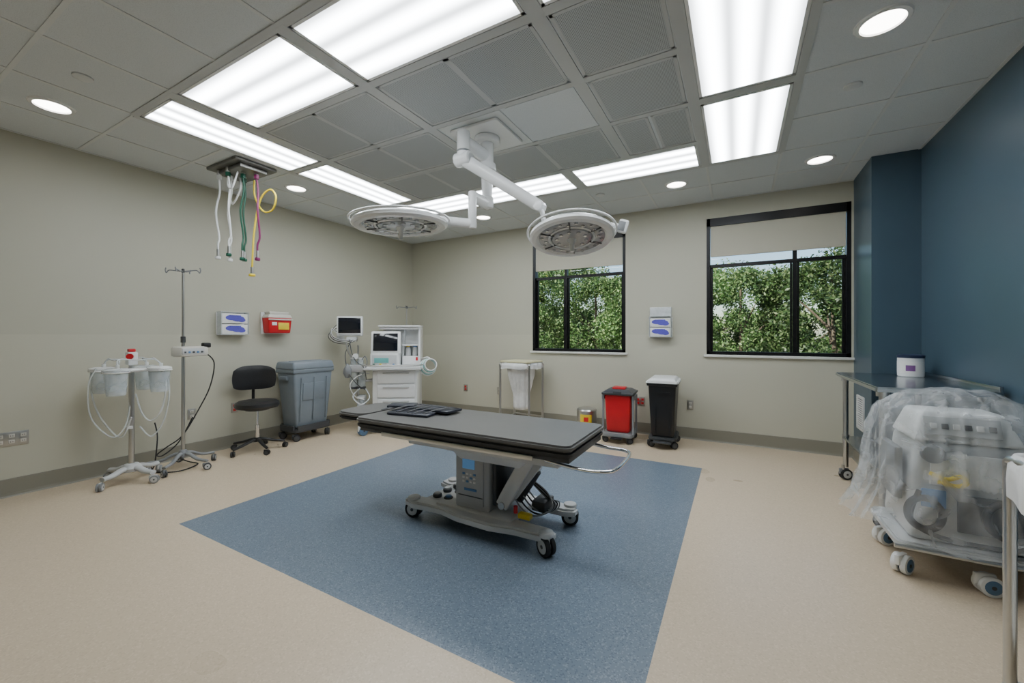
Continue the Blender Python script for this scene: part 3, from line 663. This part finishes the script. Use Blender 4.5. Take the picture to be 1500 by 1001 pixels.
box(am,"display_screen",(-.12,-.112,1.245),(.34,.008,.25),M_screen,.004,(math.radians(-8),0,0))
box(am,"display_lower_bar",(-.12,-.105,1.10),(.16,.01,.012),M_lgrey,.003)  # light grey plastic bar on the housing, below the screen
boxes(am,"upper_tower",[((.07,.20,1.17),(.54,.10,.55)),((.345,.10,1.17),(.03,.28,.55)),((.07,.10,1.445),(.58,.30,.035)),((.10,.16,1.17),(.03,.16,.5)),((.22,.12,1.20),(.24,.26,.02)),((.22,.12,.98),(.24,.26,.12))],M_white2)
box(am,"top_tray",(.07,.08,1.475),(.60,.34,.022),M_white2,.01)
cyl(am,"vaporizer_a",(.17,.08,1.04),(.17,.08,1.17),.04,M_lgrey,bev=.008); cyl(am,"vaporizer_b",(.27,.08,1.04),(.27,.08,1.17),.04,M_lgrey,bev=.008)
cyl(am,"vaporizer_dial_a",(.17,.08,1.17),(.17,.08,1.19),.03,M_yel); cyl(am,"vaporizer_dial_b",(.27,.08,1.17),(.27,.08,1.19),.03,M_blue)
box(am,"red_label",(.31,-.05,1.0),(.03,.004,.05),M_red)
tube(am,"absorber_arm",[(-.30,-.05,.70),(-.42,-.10,.70),(-.50,-.14,.74)],.022,M_steel)
box(am,"absorber_head",(-.50,-.14,.88),(.20,.18,.10),M_lgrey,.02)
for i,(x,z0,z1) in enumerate(((-.55,.62,.83),(-.44,.62,.83))): cyl(am,"absorber_canister_%d"%i,(x,-.14,z0),(x,-.14,z1),.052,M_clear,bev=.008); cyl(am,"absorber_base_%d"%i,(x,-.14,z0-.03),(x,-.14,z0),.056,M_dgrey)
cyl(am,"valve_a",(-.55,-.16,.93),(-.55,-.16,1.01),.038,M_clear); cyl(am,"valve_b",(-.45,-.16,.93),(-.45,-.16,1.01),.038,M_clear)
cyl(am,"valve_cap_a",(-.55,-.16,1.01),(-.55,-.16,1.03),.042,M_lgrey);cyl(am,"valve_cap_b",(-.45,-.16,1.01),(-.45,-.16,1.03),.042,M_lgrey)
cyl(am,"gauge",(-.50,-.24,1.05),(-.50,-.215,1.05),.04,M_white); cyl(am,"absorber_post",(-.50,-.10,.18),(-.50,-.10,1.20),.014,M_steel)
tube(am,"bag_arm",[(-.52,-.14,.95),(-.60,-.20,1.1),(-.62,-.25,1.25)],.012,M_steel)
lathe(am,"breathing_bag",[(0,-.20),(.03,-.19),(.055,-.13),(.05,-.07),(.02,-.02),(.015,0)],(-.60,-.26,.95),M_mgrey,20)
tube(am,"suction_line",[(-.45,-.2,.6),(-.52,-.28,.5),(-.40,-.34,.40),(-.30,-.28,.48),(-.36,-.24,.6)],.009,M_clear2)
tube(am,"gas_line_a",[(-.35,-.1,.80),(-.46,-.26,.78),(-.56,-.28,.66),(-.50,-.26,.50),(-.38,-.24,.45)],.007,M_white)
tube(am,"gas_line_b",[(-.42,-.2,1.0),(-.36,-.28,1.05),(-.34,-.26,.95),(-.40,-.28,.80)],.007,M_mgrey)
tube(am,"monitor_cable_a",[(-.62,-.10,1.28),(-.56,-.20,1.10),(-.48,-.27,.98),(-.38,-.28,.90),(-.36,-.20,.72)],.006,M_dgrey)
tube(am,"monitor_cable_b",[(-.60,-.08,1.26),(-.64,-.22,1.08),(-.58,-.29,.84),(-.46,-.28,.66),(-.36,-.22,.58)],.006,M_dgrey)
cyl(am,"suction_jar",(-.44,-.20,.30),(-.44,-.20,.46),.05,M_clear,bev=.006); cyl(am,"suction_jar_lid",(-.44,-.20,.46),(-.44,-.20,.485),.054,M_white,bev=.004)
box(am,"suction_canister_bracket",(-.44,-.12,.40),(.10,.10,.20),M_lgrey,.015)
for i in range(5):
    ring(am,"circuit_coil_%d"%i,(.47+.012*i,-.10-.012*i,.88+.01*i),.115-.008*i,.009,mat("teal_hose",(.30,.55,.52),.4) if i%2 else M_white,(math.radians(80),0,math.radians(15)),n=32)
tube(am,"circuit_hose",[(.40,0,1.0),(.46,-.04,1.02),(.50,-.10,1.0)],.014,M_white)
box(am,"circuit_hook",(.40,-.02,1.0),(.10,.02,.02),M_steel,.003)

# patient monitor on wall arm
pm=G("patient_monitor",(-4.93,4.03,0),math.radians(38))
box(pm,"housing",(0,0,1.475),(.36,.07,.29),M_white,.018)
box(pm,"screen",(0,-.037,1.485),(.31,.006,.225),M_screen,.004)
box(pm,"bezel_bottom",(0,-.037,1.352),(.30,.006,.018),M_lgrey,.003)
box(pm,"module_rack",(.02,.04,1.285),(.14,.10,.07),M_white,.012)
tube(pm,"arm",[(0,.05,1.42),(0,.12,1.40),(-.10,.20,1.38),(-.18,.325,1.38)],.02,M_lgrey,seg=12)
w0=Matrix.Rotation(-math.radians(38),4,'Z')@Vector((-5.285+4.93,.12,0)) 
box(pm,"wall_bracket",(w0.x,w0.y,1.38),(.03,.12,.26),M_lgrey,.008,(0,0,-math.radians(38)))
tube(pm,"arm_extension",[(-.18,.325,1.38),(w0.x,w0.y,1.38)],.02,M_lgrey,sm=False)
for i in range(6):
    tube(pm,"lead_%d"%i,[(-.17,-.01,1.36+.03*i),(-.24-.01*i,-.03,1.44-.02*i),(-.23,.02*i-.05,1.34-.02*i),(-.12+.02*i,-.05,1.28-.012*i),(.02*i,.0,1.28)],.0045,M_dgrey if i%2 else M_white)

# ------------------------------------------------------------ wall accessories
def glovebox(name,loc,rz,w=.30):
    g=G(name,loc,rz)   # local -Y faces the room, wall at y=0
    box(g,"backplate",(0,-.006,.13),(w+.02,.008,.27),M_white,.003)
    for i in range(2):
        box(g,"carton_%d"%i,(0,-.055,.065+.125*i),(w-.02,.085,.115),M_label,.003)
        for k,(dx,dz,sx,sz) in enumerate([(-.04,.01,.085,.05),(.03,.0,.10,.055),(.07,-.015,.06,.04)]):
            lathe(g,"print_%d_%d"%(i,k),[(0,0),(1,0),(1,.0015),(0,.0015)],(dx,-.097-.0006*k,.065+.125*i+dz),M_glove,24,(pi/2,0,0)).scale=(sx*.75,sz*.62,1)
        box(g,"slot_%d"%i,(0,-.099,.10+.125*i),(.13,.003,.012),M_glove,.001)
    boxes(g,"wire_frame",[((-w/2,-.055,.135),(.006,.10,.27)),((w/2,-.055,.135),(.006,.10,.27)),((0,-.055,.003),(w,.10,.006)),((0,-.055,.268),(w,.10,.004))],M_clear2)
    return g
glovebox("glove_box_dispenser",(XL,2.62,1.35),math.radians(90))
g2=glovebox("glove_box_dispenser",(-.89,YB,1.32),0,.27)
box(g2,"upper_holder",(0,-.03,.335),(.27,.05,.12),M_clear2,.004)
sc=G("sharps_container",(XL,3.13,1.36),math.radians(90))
taper(sc,"bin",(0,-.085,.01),(.28,.13),(.31,.15),.20,M_red,.015)
box(sc,"cabinet_back",(0,-.008,.14),(.33,.012,.28),M_white,.004)
taper(sc,"lid",(0,-.085,.205),(.32,.155),(.28,.13),.045,M_ivory,.01)
taper(sc,"drop_tray",(0,-.075,.245),(.24,.11),(.26,.12),.04,M_ivory,.008)
box(sc,"biohazard_label",(.04,-.162,.10),(.14,.004,.09),M_yel,.001,(math.radians(-3),0,0)); box(sc,"label_text",(-.08,-.162,.13),(.06,.004,.04),M_label,.001,(math.radians(-3),0,0))
box(sc,"retainer_bar",(0,-.168,.185),(.32,.008,.018),M_ivory,.003)
def outlet(loc,rz,w=.075,dev=None):
    g=G("wall_outlet",loc,rz); box(g,"faceplate",(0,-.004,0),(w,.006,.118),M_steelout,.002); n=max(1,round(w/.075))
    for k in range(n):
        x=(k-(n-1)/2)*w/n
        for s in(-1,1):
            box(g,"receptacle",(x,-.008,s*.024),(.034,.006,.030),dev or M_ivory,.004)
            for q in(-.006,.006): box(g,"slot",(x+q,-.0115,s*.024),(.002,.002,.010),M_black)
R90=math.radians(90)
outlet((XL,.94,.48),R90,.19); outlet((XL,2.22,.47),R90); outlet((XL,2.66,.47),R90,.075,M_red)
outlet((-4.08,YB,.44),0,.075,M_red); outlet((-3.41,YB,.43),0); outlet((-.53,YB,.44),0); outlet((-1.16,YB,.44),0,.12,M_red)
vg=G("wall_vent_grille",(1.12,5.42,.37),math.radians(-90))
boxes(vg,"grille_frame",[((0,-.006,.005),(.26,.012,.02)),((0,-.006,.335),(.26,.012,.02)),((-.125,-.006,.17),(.02,.012,.34)),((.125,-.006,.17),(.02,.012,.34))],M_white)
for i in range(14): box(vg,"louver_%d"%i,(0,-.007,.03+.0225*i),(.24,.014,.004),M_white,0,(math.radians(30),0,0))
box(vg,"grille_back",(0,-.001,.17),(.24,.002,.32),M_dgrey)

# ------------------------------------------------------------ hampers
def bag(g,cx,cy,a,b,ztop,zbot,m,seed,belly=1.0,bottomscale=.55,exp=3.0,fold=.012):
    bm=bmesh.new(); N=72; R=26; rings=[]
    for k in range(R+1):
        t=k/R; z=ztop+(zbot-ztop)*t; sc_=1-(1-bottomscale)*min(1,t*1.5)**1.3
        if t>.93: sc_*=math.sqrt(max(0,1-((t-.93)/.07)**2))*.92+.08
        row=[]
        for i in range(N):
            th_=2*pi*i/N; c,s=math.cos(th_),math.sin(th_); q=(abs(c)**exp+abs(s)**exp)**(-1/exp)
            f=noise.noise(Vector((c*2.4+seed,s*2.4,t*1.2)))*fold*3*min(1,t*4)+math.sin(th_*17+seed+3*t)*fold*.5*min(1,t*3)
            row.append(bm.verts.new((cx+(a*q*sc_+f)*c,cy+(b*q*sc_+f)*s,z+.01*noise.noise(Vector((c*3,s*3,seed)))*(t<.05))))
        rings.append(row)
    for A,B in zip(rings,rings[1:]):
        for i in range(N): j=(i+1)%N; bm.faces.new((A[i],A[j],B[j],B[i]))
    bm.faces.new(rings[-1])
    fin(bm,g,"linen_bag",m,(0,0,0),(0,0,0),0)
def hamper(loc,rz,w,d,h,lid,seed,bagbottom,bs,mt=M_bag):
    g=G("linen_hamper",loc,rz); a,b=w/2,d/2
    for sx in(-1,1):
        tube(g,"side_frame",[(sx*a,-b,.10),(sx*a,-b,h-.10),(sx*a,-b,h-.04),(sx*a,-b+.05,h-.02),(sx*a,b-.05,h-.02),(sx*a,b,h-.04),(sx*a,b,h-.10),(sx*a,b,.10)],.017,M_steel,n=5,seg=14)
        cyl(g,"foot_bar",(sx*a,-b-.02,.10),(sx*a,b+.02,.10),.0125,M_steel)
        for sy in(-1,1): caster(g,sx*a,sy*b,.038,.022,.4,top=.11)
    cyl(g,"cross_low",(-a,b,.12),(a,b,.12),.0125,M_steel); cyl(g,"cross_top_back",(-a,b,h-.06),(a,b,h-.06),.0125,M_steel); cyl(g,"cross_top_front",(-a,-b,h-.06),(a,-b,h-.06),.0125,M_steel)
    if lid:
        prism(g,"lid",rpoly(w+.02,d+.04,.04),h,h+.026,M_cream,.008); box(g,"lid_hinge",(0,b+.01,h),(.3,.03,.03),M_steel,.004)
    bag(g,0,0,a*(.84 if lid else .93),b*(.84 if lid else .93),h-.015,bagbottom,mt,seed,bottomscale=bs)
    bm=bmesh.new(); N=72; rings=[]
    drop=.09 if lid else .15
    for k,(zz,ex) in enumerate(((h-.01,-.004),(h-.002 if lid else h+.006,.012),(h-.02,.03),(h-drop*.6,.036),(h-drop,.034))):
        row=[]
        for i in range(N):
            th_=2*pi*i/N; c,s=math.cos(th_),math.sin(th_); q=(abs(c)**6+abs(s)**6)**(-1/6)
            f=.006*math.sin(th_*13+seed)+.008*noise.noise(Vector((c*4,s*4,k*.6+seed)))
            row.append(bm.verts.new(((a*q+ex+f)*c,(b*q+ex+f)*s,zz+(k>2)*.03*noise.noise(Vector((c*2,s*2,seed+9))))))
        rings.append(row)
    for A,B in zip(rings,rings[1:]):
        for i in range(N): j=(i+1)%N; bm.faces.new((A[i],A[j],B[j],B[i]))
    fin(bm,g,"bag_cuff",mt,(0,0,0),(0,0,0),0)
    return g
hamper((-2.83,5.40,0),math.radians(-4),.50,.40,.94,True,3,.22,.50)
hamper((1.10,1.88,0),0,.52,.44,.93,False,8,.16,.9)

# ------------------------------------------------------------ small steel can
pb=G("step_on_waste_can",(-1.83,5.45,0))
lathe(pb,"body",[(0,.02),(.13,.02),(.135,.03),(.135,.295),(.13,.30)],(0,0,0),M_steel,40)
lathe(pb,"base_ring",[(0,0),(.138,0),(.140,.012),(.137,.03)],(0,0,0),M_black,40)
lathe(pb,"lid",[(.138,.295),(.140,.305),(.13,.322),(.08,.338),(0,.342)],(0,0,0),M_steel,40)
def label_arc(g,name,r,z0,z1,a0,a1,m):
    bm=bmesh.new(); A=[];B=[]
    for i in range(13):
        a=a0+(a1-a0)*i/12; A.append(bm.verts.new((r*math.cos(a),r*math.sin(a),z0))); B.append(bm.verts.new((r*math.cos(a),r*math.sin(a),z1)))
    for i in range(12): bm.faces.new((A[i],A[i+1],B[i+1],B[i]))
    fin(bm,g,name,m,(0,0,0),(0,0,0),0)
label_arc(pb,"biohazard_label",.1370,.13,.26,-1.95,-.75,M_yel)
label_arc(pb,"label_red",.1380,.165,.225,-1.55,-1.1,M_red)
box(pb,"pedal",(.03,-.16,.02),(.06,.06,.012),M_black,.004)

# ------------------------------------------------------------ red biohazard bin
rb=G("red_biohazard_bin",(-1.32,5.25,0),math.radians(4))
taper(rb,"body",(0,0,.12),(.28,.31),(.33,.37),.50,M_red,.03)
prism(rb,"dolly_base",rpoly(.38,.46,.05),.075,.12,M_mgrey,.01)
boxes(rb,"frame_arms",[((-.185,-.14,.33),(.022,.03,.50)),((.185,-.14,.33),(.022,.03,.50)),((-.185,.12,.33),(.022,.03,.50)),((.185,.12,.33),(.022,.03,.50)),((-.185,-.01,.56),(.026,.30,.05)),((.185,-.01,.56),(.026,.30,.05))],M_mgrey)
taper(rb,"rim",(0,0,.595),(.385,.42),(.39,.425),.03,M_dgrey,.01)
taper(rb,"lid",(0,0,.625),(.37,.40),(.26,.28),.035,M_dgrey,.014)
box(rb,"lid_red_cap",(0,-.02,.668),(.16,.16,.03),M_red,.01)
box(rb,"lid_latch",(.0,-.205,.63),(.10,.03,.04),M_dgrey,.006)
box(rb,"pedal",(0,-.25,.07),(.14,.06,.016),M_black,.005)
for x in(-.15,.15):
    for y in(-.18,.18): caster(rb,x,y,.036,.024,.5,hub=M_dgrey,tyre=M_black,fork=M_dgrey)

# ------------------------------------------------------------ black slim bin
bb=G("black_trash_can",(-.79,5.30,0),math.radians(3))
taper(bb,"body",(0,0,.13),(.25,.42),(.31,.52),.63,M_black,.02)
taper(bb,"rim",(0,0,.74),(.34,.55),(.345,.555),.04,M_black,.01)
prism(bb,"liner_cuff",rpoly(.36,.565,.03),.765,.80,M_label,.010)
taper(bb,"lid",(0,0,.80),(.32,.52),(.27,.46),.03,M_white,.012)
prism(bb,"dolly",rpoly(.32,.48,.05),.09,.13,M_dgrey,.01)
boxes(bb,"ribs",[((-.08,-.222,.42),(.014,.03,.5)),((.08,-.222,.42),(.014,.03,.5)),((0,-.255,.66),(.18,.012,.02))],M_black)
box(bb,"pedal",(.0,-.27,.08),(.20,.07,.02),M_dgrey,.006)
for x in(-.13,.13):
    for y in(-.19,.19): caster(bb,x,y,.042,.024,.6,hub=M_dgrey,tyre=M_black,fork=M_dgrey)

# ------------------------------------------------------------ stainless table & tub
tb=G("stainless_steel_table",(1.135,4.30,0))
M_sst=mat("stainless_top",(.42,.45,.47),.22,metal=1,bump=.03,bscale=200)
prism(tb,"top",rpoly(.61,1.30,.015),.955,.99,M_sst,.008)
box(tb,"backsplash",(.295,0,1.0),(.02,1.28,.05),M_sst,.004)
for sx in(-.25,.25):
    for sy in(-.58,.52):
        cyl(tb,"leg",(sx,sy,.12),(sx,sy,.96),.021,M_steel); cyl(tb,"leg_collar",(sx,sy,.36),(sx,sy,.42),.028,M_steel); cyl(tb,"leg_gusset",(sx,sy,.92),(sx,sy,.957),.036,M_steel)
        caster(tb,sx,sy,.05,.026,.4,top=.14)
prism(tb,"lower_shelf",rpoly(.55,1.16,.02),.38,.405,M_sst,.006,(0,-.03,0))
wt=G("wipes_tub",(1.30,4.70,.9905))
lathe(wt,"tub",[(0,0),(.078,0),(.085,.006),(.085,.165),(.082,.168)],(0,0,0),M_white,40)
lathe(wt,"lid",[(.088,.160),(.090,.182),(.07,.190),(.03,.192),(0,.192)],(0,0,0),mat("navy_lid",(.02,.03,.07),.4),40)
lathe(wt,"label",[(.0857,.03),(.0859,.03),(.0859,.13),(.0857,.13)],(0,0,0),M_label,40)
label_arc(wt,"label_panel",.0865,.05,.10,-2.2,-1.5,mat("purple_label",(.2,.08,.25),.5))

# ------------------------------------------------------------ draped equipment cart
dc=G("draped_equipment_cart",(1.09,3.26,0))
prism(dc,"chassis",rpoly(.64,.54,.05),.17,.215,M_lgrey,.01)
taper(dc,"body",(.02,.01,.215),(.56,.46),(.48,.40),.55,M_lgrey,.04)
box(dc,"front_panel",(.03,-.215,.62),(.40,.012,.18),M_white,.01,(math.radians(3),0,0))
box(dc,"dark_bay",(.08,-.232,.40),(.30,.012,.20),M_dgrey,.01); box(dc,"blue_panel",(-.16,-.229,.46),(.10,.012,.10),M_blue,.01)
taper(dc,"console",(-.02,-.02,.76),(.44,.36),(.34,.24),.16,M_white,.02)
box(dc,"console_face",(-.04,-.190,.85),(.30,.01,.10),M_lgrey,.004,(math.radians(-18),0,0))
for i in range(6): box(dc,"console_key_%d"%i,(-.15+.045*i,-.198,.85),(.028,.008,.03),M_dgrey if i%2 else M_label,.003,(math.radians(-18),0,0))
tube(dc,"yellow_cable",[(-.18,-.24,.60),(-.12,-.26,.58),(-.06,-.25,.60),(-.04,-.25,.57),(-.08,-.26,.55),(-.15,-.25,.56)],.011,M_yhose)
ring(dc,"cable_coil",(.12,-.255,.40),.09,.018,M_black,(math.radians(85),0,0)); ring(dc,"cable_coil_b",(-.20,-.25,.38),.08,.018,M_black,(math.radians(80),0,.3))
tube(dc,"black_cable",[(-.22,-.24,.50),(-.26,-.26,.35),(-.18,-.27,.28),(.0,-.27,.26),(.16,-.27,.28),(.22,-.25,.40)],.012,M_rubber)
cyl(dc,"gas_bottle_cap",(-.16,-.24,.70),(-.16,-.20,.70),.05,M_mgrey,bev=.008)
box(dc,"grey_side_module",(-.275,0,.55),(.04,.26,.30),M_mgrey,.012)
tube(dc,"bumper",[(-.33,-.27,.185),(0,-.28,.185),(.33,-.27,.185)],.012,M_steel)
for x,y,a in((-.27,-.17,.9),(.05,-.22,.2),(-.26,.2,.5),(.28,.2,.5),(.29,-.2,.5)): caster(dc,x,y,.052,.038,a,hub=M_bluew,tyre=M_white,fork=M_white)
def drape():
    prof=[(0,1.035),(.25,1.03),(.5,1.015),(.75,.985),(.92,.945),(1.03,.89),(1.08,.80),(1.10,.70),(1.13,.60),(1.17,.50),(1.22,.42),(1.28,.35),(1.34,.29),(1.38,.25)]
    P=[]
    for (a,b),(c,d) in zip(prof,prof[1:]):
        for k in range(5): P.append((a+(c-a)*k/5,b+(d-b)*k/5))
    P.append(prof[-1]); N=220; bm=bmesh.new(); rings=[]
    for k,(sc_,zz) in enumerate(P):
        t=k/(len(P)-1)
        if sc_<1e-6: rings.append([bm.verts.new((0,0,zz))]); continue
        row=[]
        for i in range(N):
            th_=2*pi*i/N; c,s=math.cos(th_),math.sin(th_); q=(abs(c)**3.2+abs(s)**3.2)**(-1/3.2)
            amp=.014+.045*t
            f=noise.noise(Vector((c*2.5,s*2.5,zz*1.2)))*amp
            ph=th_*11+3.0*noise.noise(Vector((c*1.5,s*1.5,zz*1.8)))
            f+=amp*.42*(1-2*abs(math.sin(ph)))*min(1,max(0,(sc_-.5)*1.5))
            w1=1-abs(noise.noise(Vector((c*5+3,s*5,zz*4))))*3.2
            f+=.008*max(-.5,w1)
            fl=(max(0,sc_-1)*.62*(1 if c<0 else 0)*abs(c))*.29
            x=(.30*q*sc_+f+fl)*c; y=(.27*q*sc_+f)*s
            if sc_>.95:
                x=x+(1 if x>0 else -1)*.012 ; y=y+(1 if y>0 else -1)*.012
            x=min(x,.355+.006*math.sin(i)); dz=.028*noise.noise(Vector((x*6,y*6,2)))*(1 if sc_<1.05 else .6)+(.05*noise.noise(Vector((c*2,s*2,7))) if t>.9 else 0)
            if sc_<1.05: dz+=.016*(1-abs(noise.noise(Vector((x*10,y*10,5))))*4)*.5
            row.append(bm.verts.new((x,y,zz+dz)))
        rings.append(row)
    for A,B in zip(rings,rings[1:]):
        for i in range(N):
            j=(i+1)%N
            if len(A)==1: bm.faces.new((A[0],B[i],B[j]))
            else: bm.faces.new((A[i],A[j],B[j],B[i]))
    fin(bm,dc,"plastic_drape",M_film,(0,0,0),(0,0,0),0)
drape()

# ------------------------------------------------------------ outside: lawn, trees
box(None,"lawn",(0,24,-1.30),(70,36,.1),M_grass)
def leafmesh(seed,n,R,H,lz):
    random.seed(seed); vs=[];fs=[]
    clumps=[]
    for i in range(64):
        a=random.uniform(0,2*pi); zz=random.uniform(-1,1); rr=math.sqrt(1-zz*zz)*random.uniform(.45,.98)
        clumps.append((Vector((R*rr*math.cos(a),R*rr*math.sin(a),H*zz*.9)),random.uniform(.14,.32)*R))
    for i in range(n):
        c,cr=random.choice(clumps); d=Vector((random.gauss(0,1),random.gauss(0,1),random.gauss(0,.8))).normalized()*random.uniform(.5,1)*cr
        p=c+d+Vector((0,0,lz)); s=random.uniform(.028,.065)
        u=Vector((random.gauss(0,1),random.gauss(0,1),random.gauss(0,1))).normalized(); v=u.cross(Vector((random.gauss(0,1),random.gauss(0,1),random.gauss(0,1)))).normalized()
        k=len(vs); vs+= [p-u*s,p+v*s*.5,p+u*s,p-v*s*.5]; fs.append((k,k+1,k+2,k+3))
    me=bpy.data.meshes.new("tree_leaves"); me.from_pydata([tuple(q) for q in vs],[],fs); me.materials.append(M_leaf); return me
LM=[leafmesh(s,24000,1.8,2.0,2.85) for s in(1,2,3)]
def tree(x,y,sc_,k,rz):
    g=G("tree",(x,y,-1.235),rz); g.scale=(sc_,sc_,sc_)
    o=bpy.data.objects.new("leaves",LM[k%3]); COL.objects.link(o); o.parent=g
    tube(g,"trunk",[(0,0,0),(.03,.02,.8),(-.04,.05,1.8),(.02,0,4.2)],lambda t:.11-.08*t,M_bark)
    for i in range(5):
        a=i*1.3; tube(g,"branch_%d"%i,[(0,0,1.3+.35*i),(.5*math.cos(a),.5*math.sin(a),1.9+.35*i),(1.1*math.cos(a),1.1*math.sin(a),2.5+.35*i)],lambda t:.04-.03*t,M_bark)
k=0
for x,y,s in [(-11,13.5,1.0),(-8.6,13.2,1.04),(-6.4,12.8,1.05),(-4.2,13.4,.98),(-2.0,13.0,1.0),(.1,13.4,.93),(2.1,13.0,1.0),(4.2,13.6,1.08),(6.5,13.4,1.0),
              (-12,17.5,1.2),(-9.2,17.2,1.25),(-6.5,17.8,1.22),(-3.6,17.0,1.05),(-.9,17.8,1.08),(1.8,17.4,1.0),(4.6,17.6,1.15),(7.4,17.2,1.2)]:
    tree(x,y,s,k,k*1.7); k+=1

# ------------------------------------------------------------ lighting & world
w=bpy.data.worlds.new("sky"); bpy.context.scene.world=w; w.use_nodes=True; nt=w.node_tree
sky=nt.nodes.new("ShaderNodeTexSky"); sky.sky_type='NISHITA'; sky.sun_disc=False; sky.sun_elevation=math.radians(38); sky.sun_rotation=math.radians(200)
nt.links.new(sky.outputs[0],nt.nodes["Background"].inputs["Color"]); nt.nodes["Background"].inputs["Strength"].default_value=.26
sd=bpy.data.lights.new("sun","SUN"); sd.energy=10; sd.angle=.01; sd.color=(1,.97,.90)
so=bpy.data.objects.new("sun",sd); COL.objects.link(so); so.rotation_euler=(math.radians(55),0,math.radians(-30)); so.location=(0,-5,12)

# ------------------------------------------------------------ camera
cam=bpy.data.cameras.new("camera"); co=bpy.data.objects.new("camera",cam); COL.objects.link(co)
co.location=(0,0,1.346); co.rotation_euler=(pi/2,0,math.radians(29)); cam.sensor_width=36; cam.lens=595/1500*36; cam.shift_y=-9.5/1500
cam.clip_start=.02; bpy.context.scene.camera=co
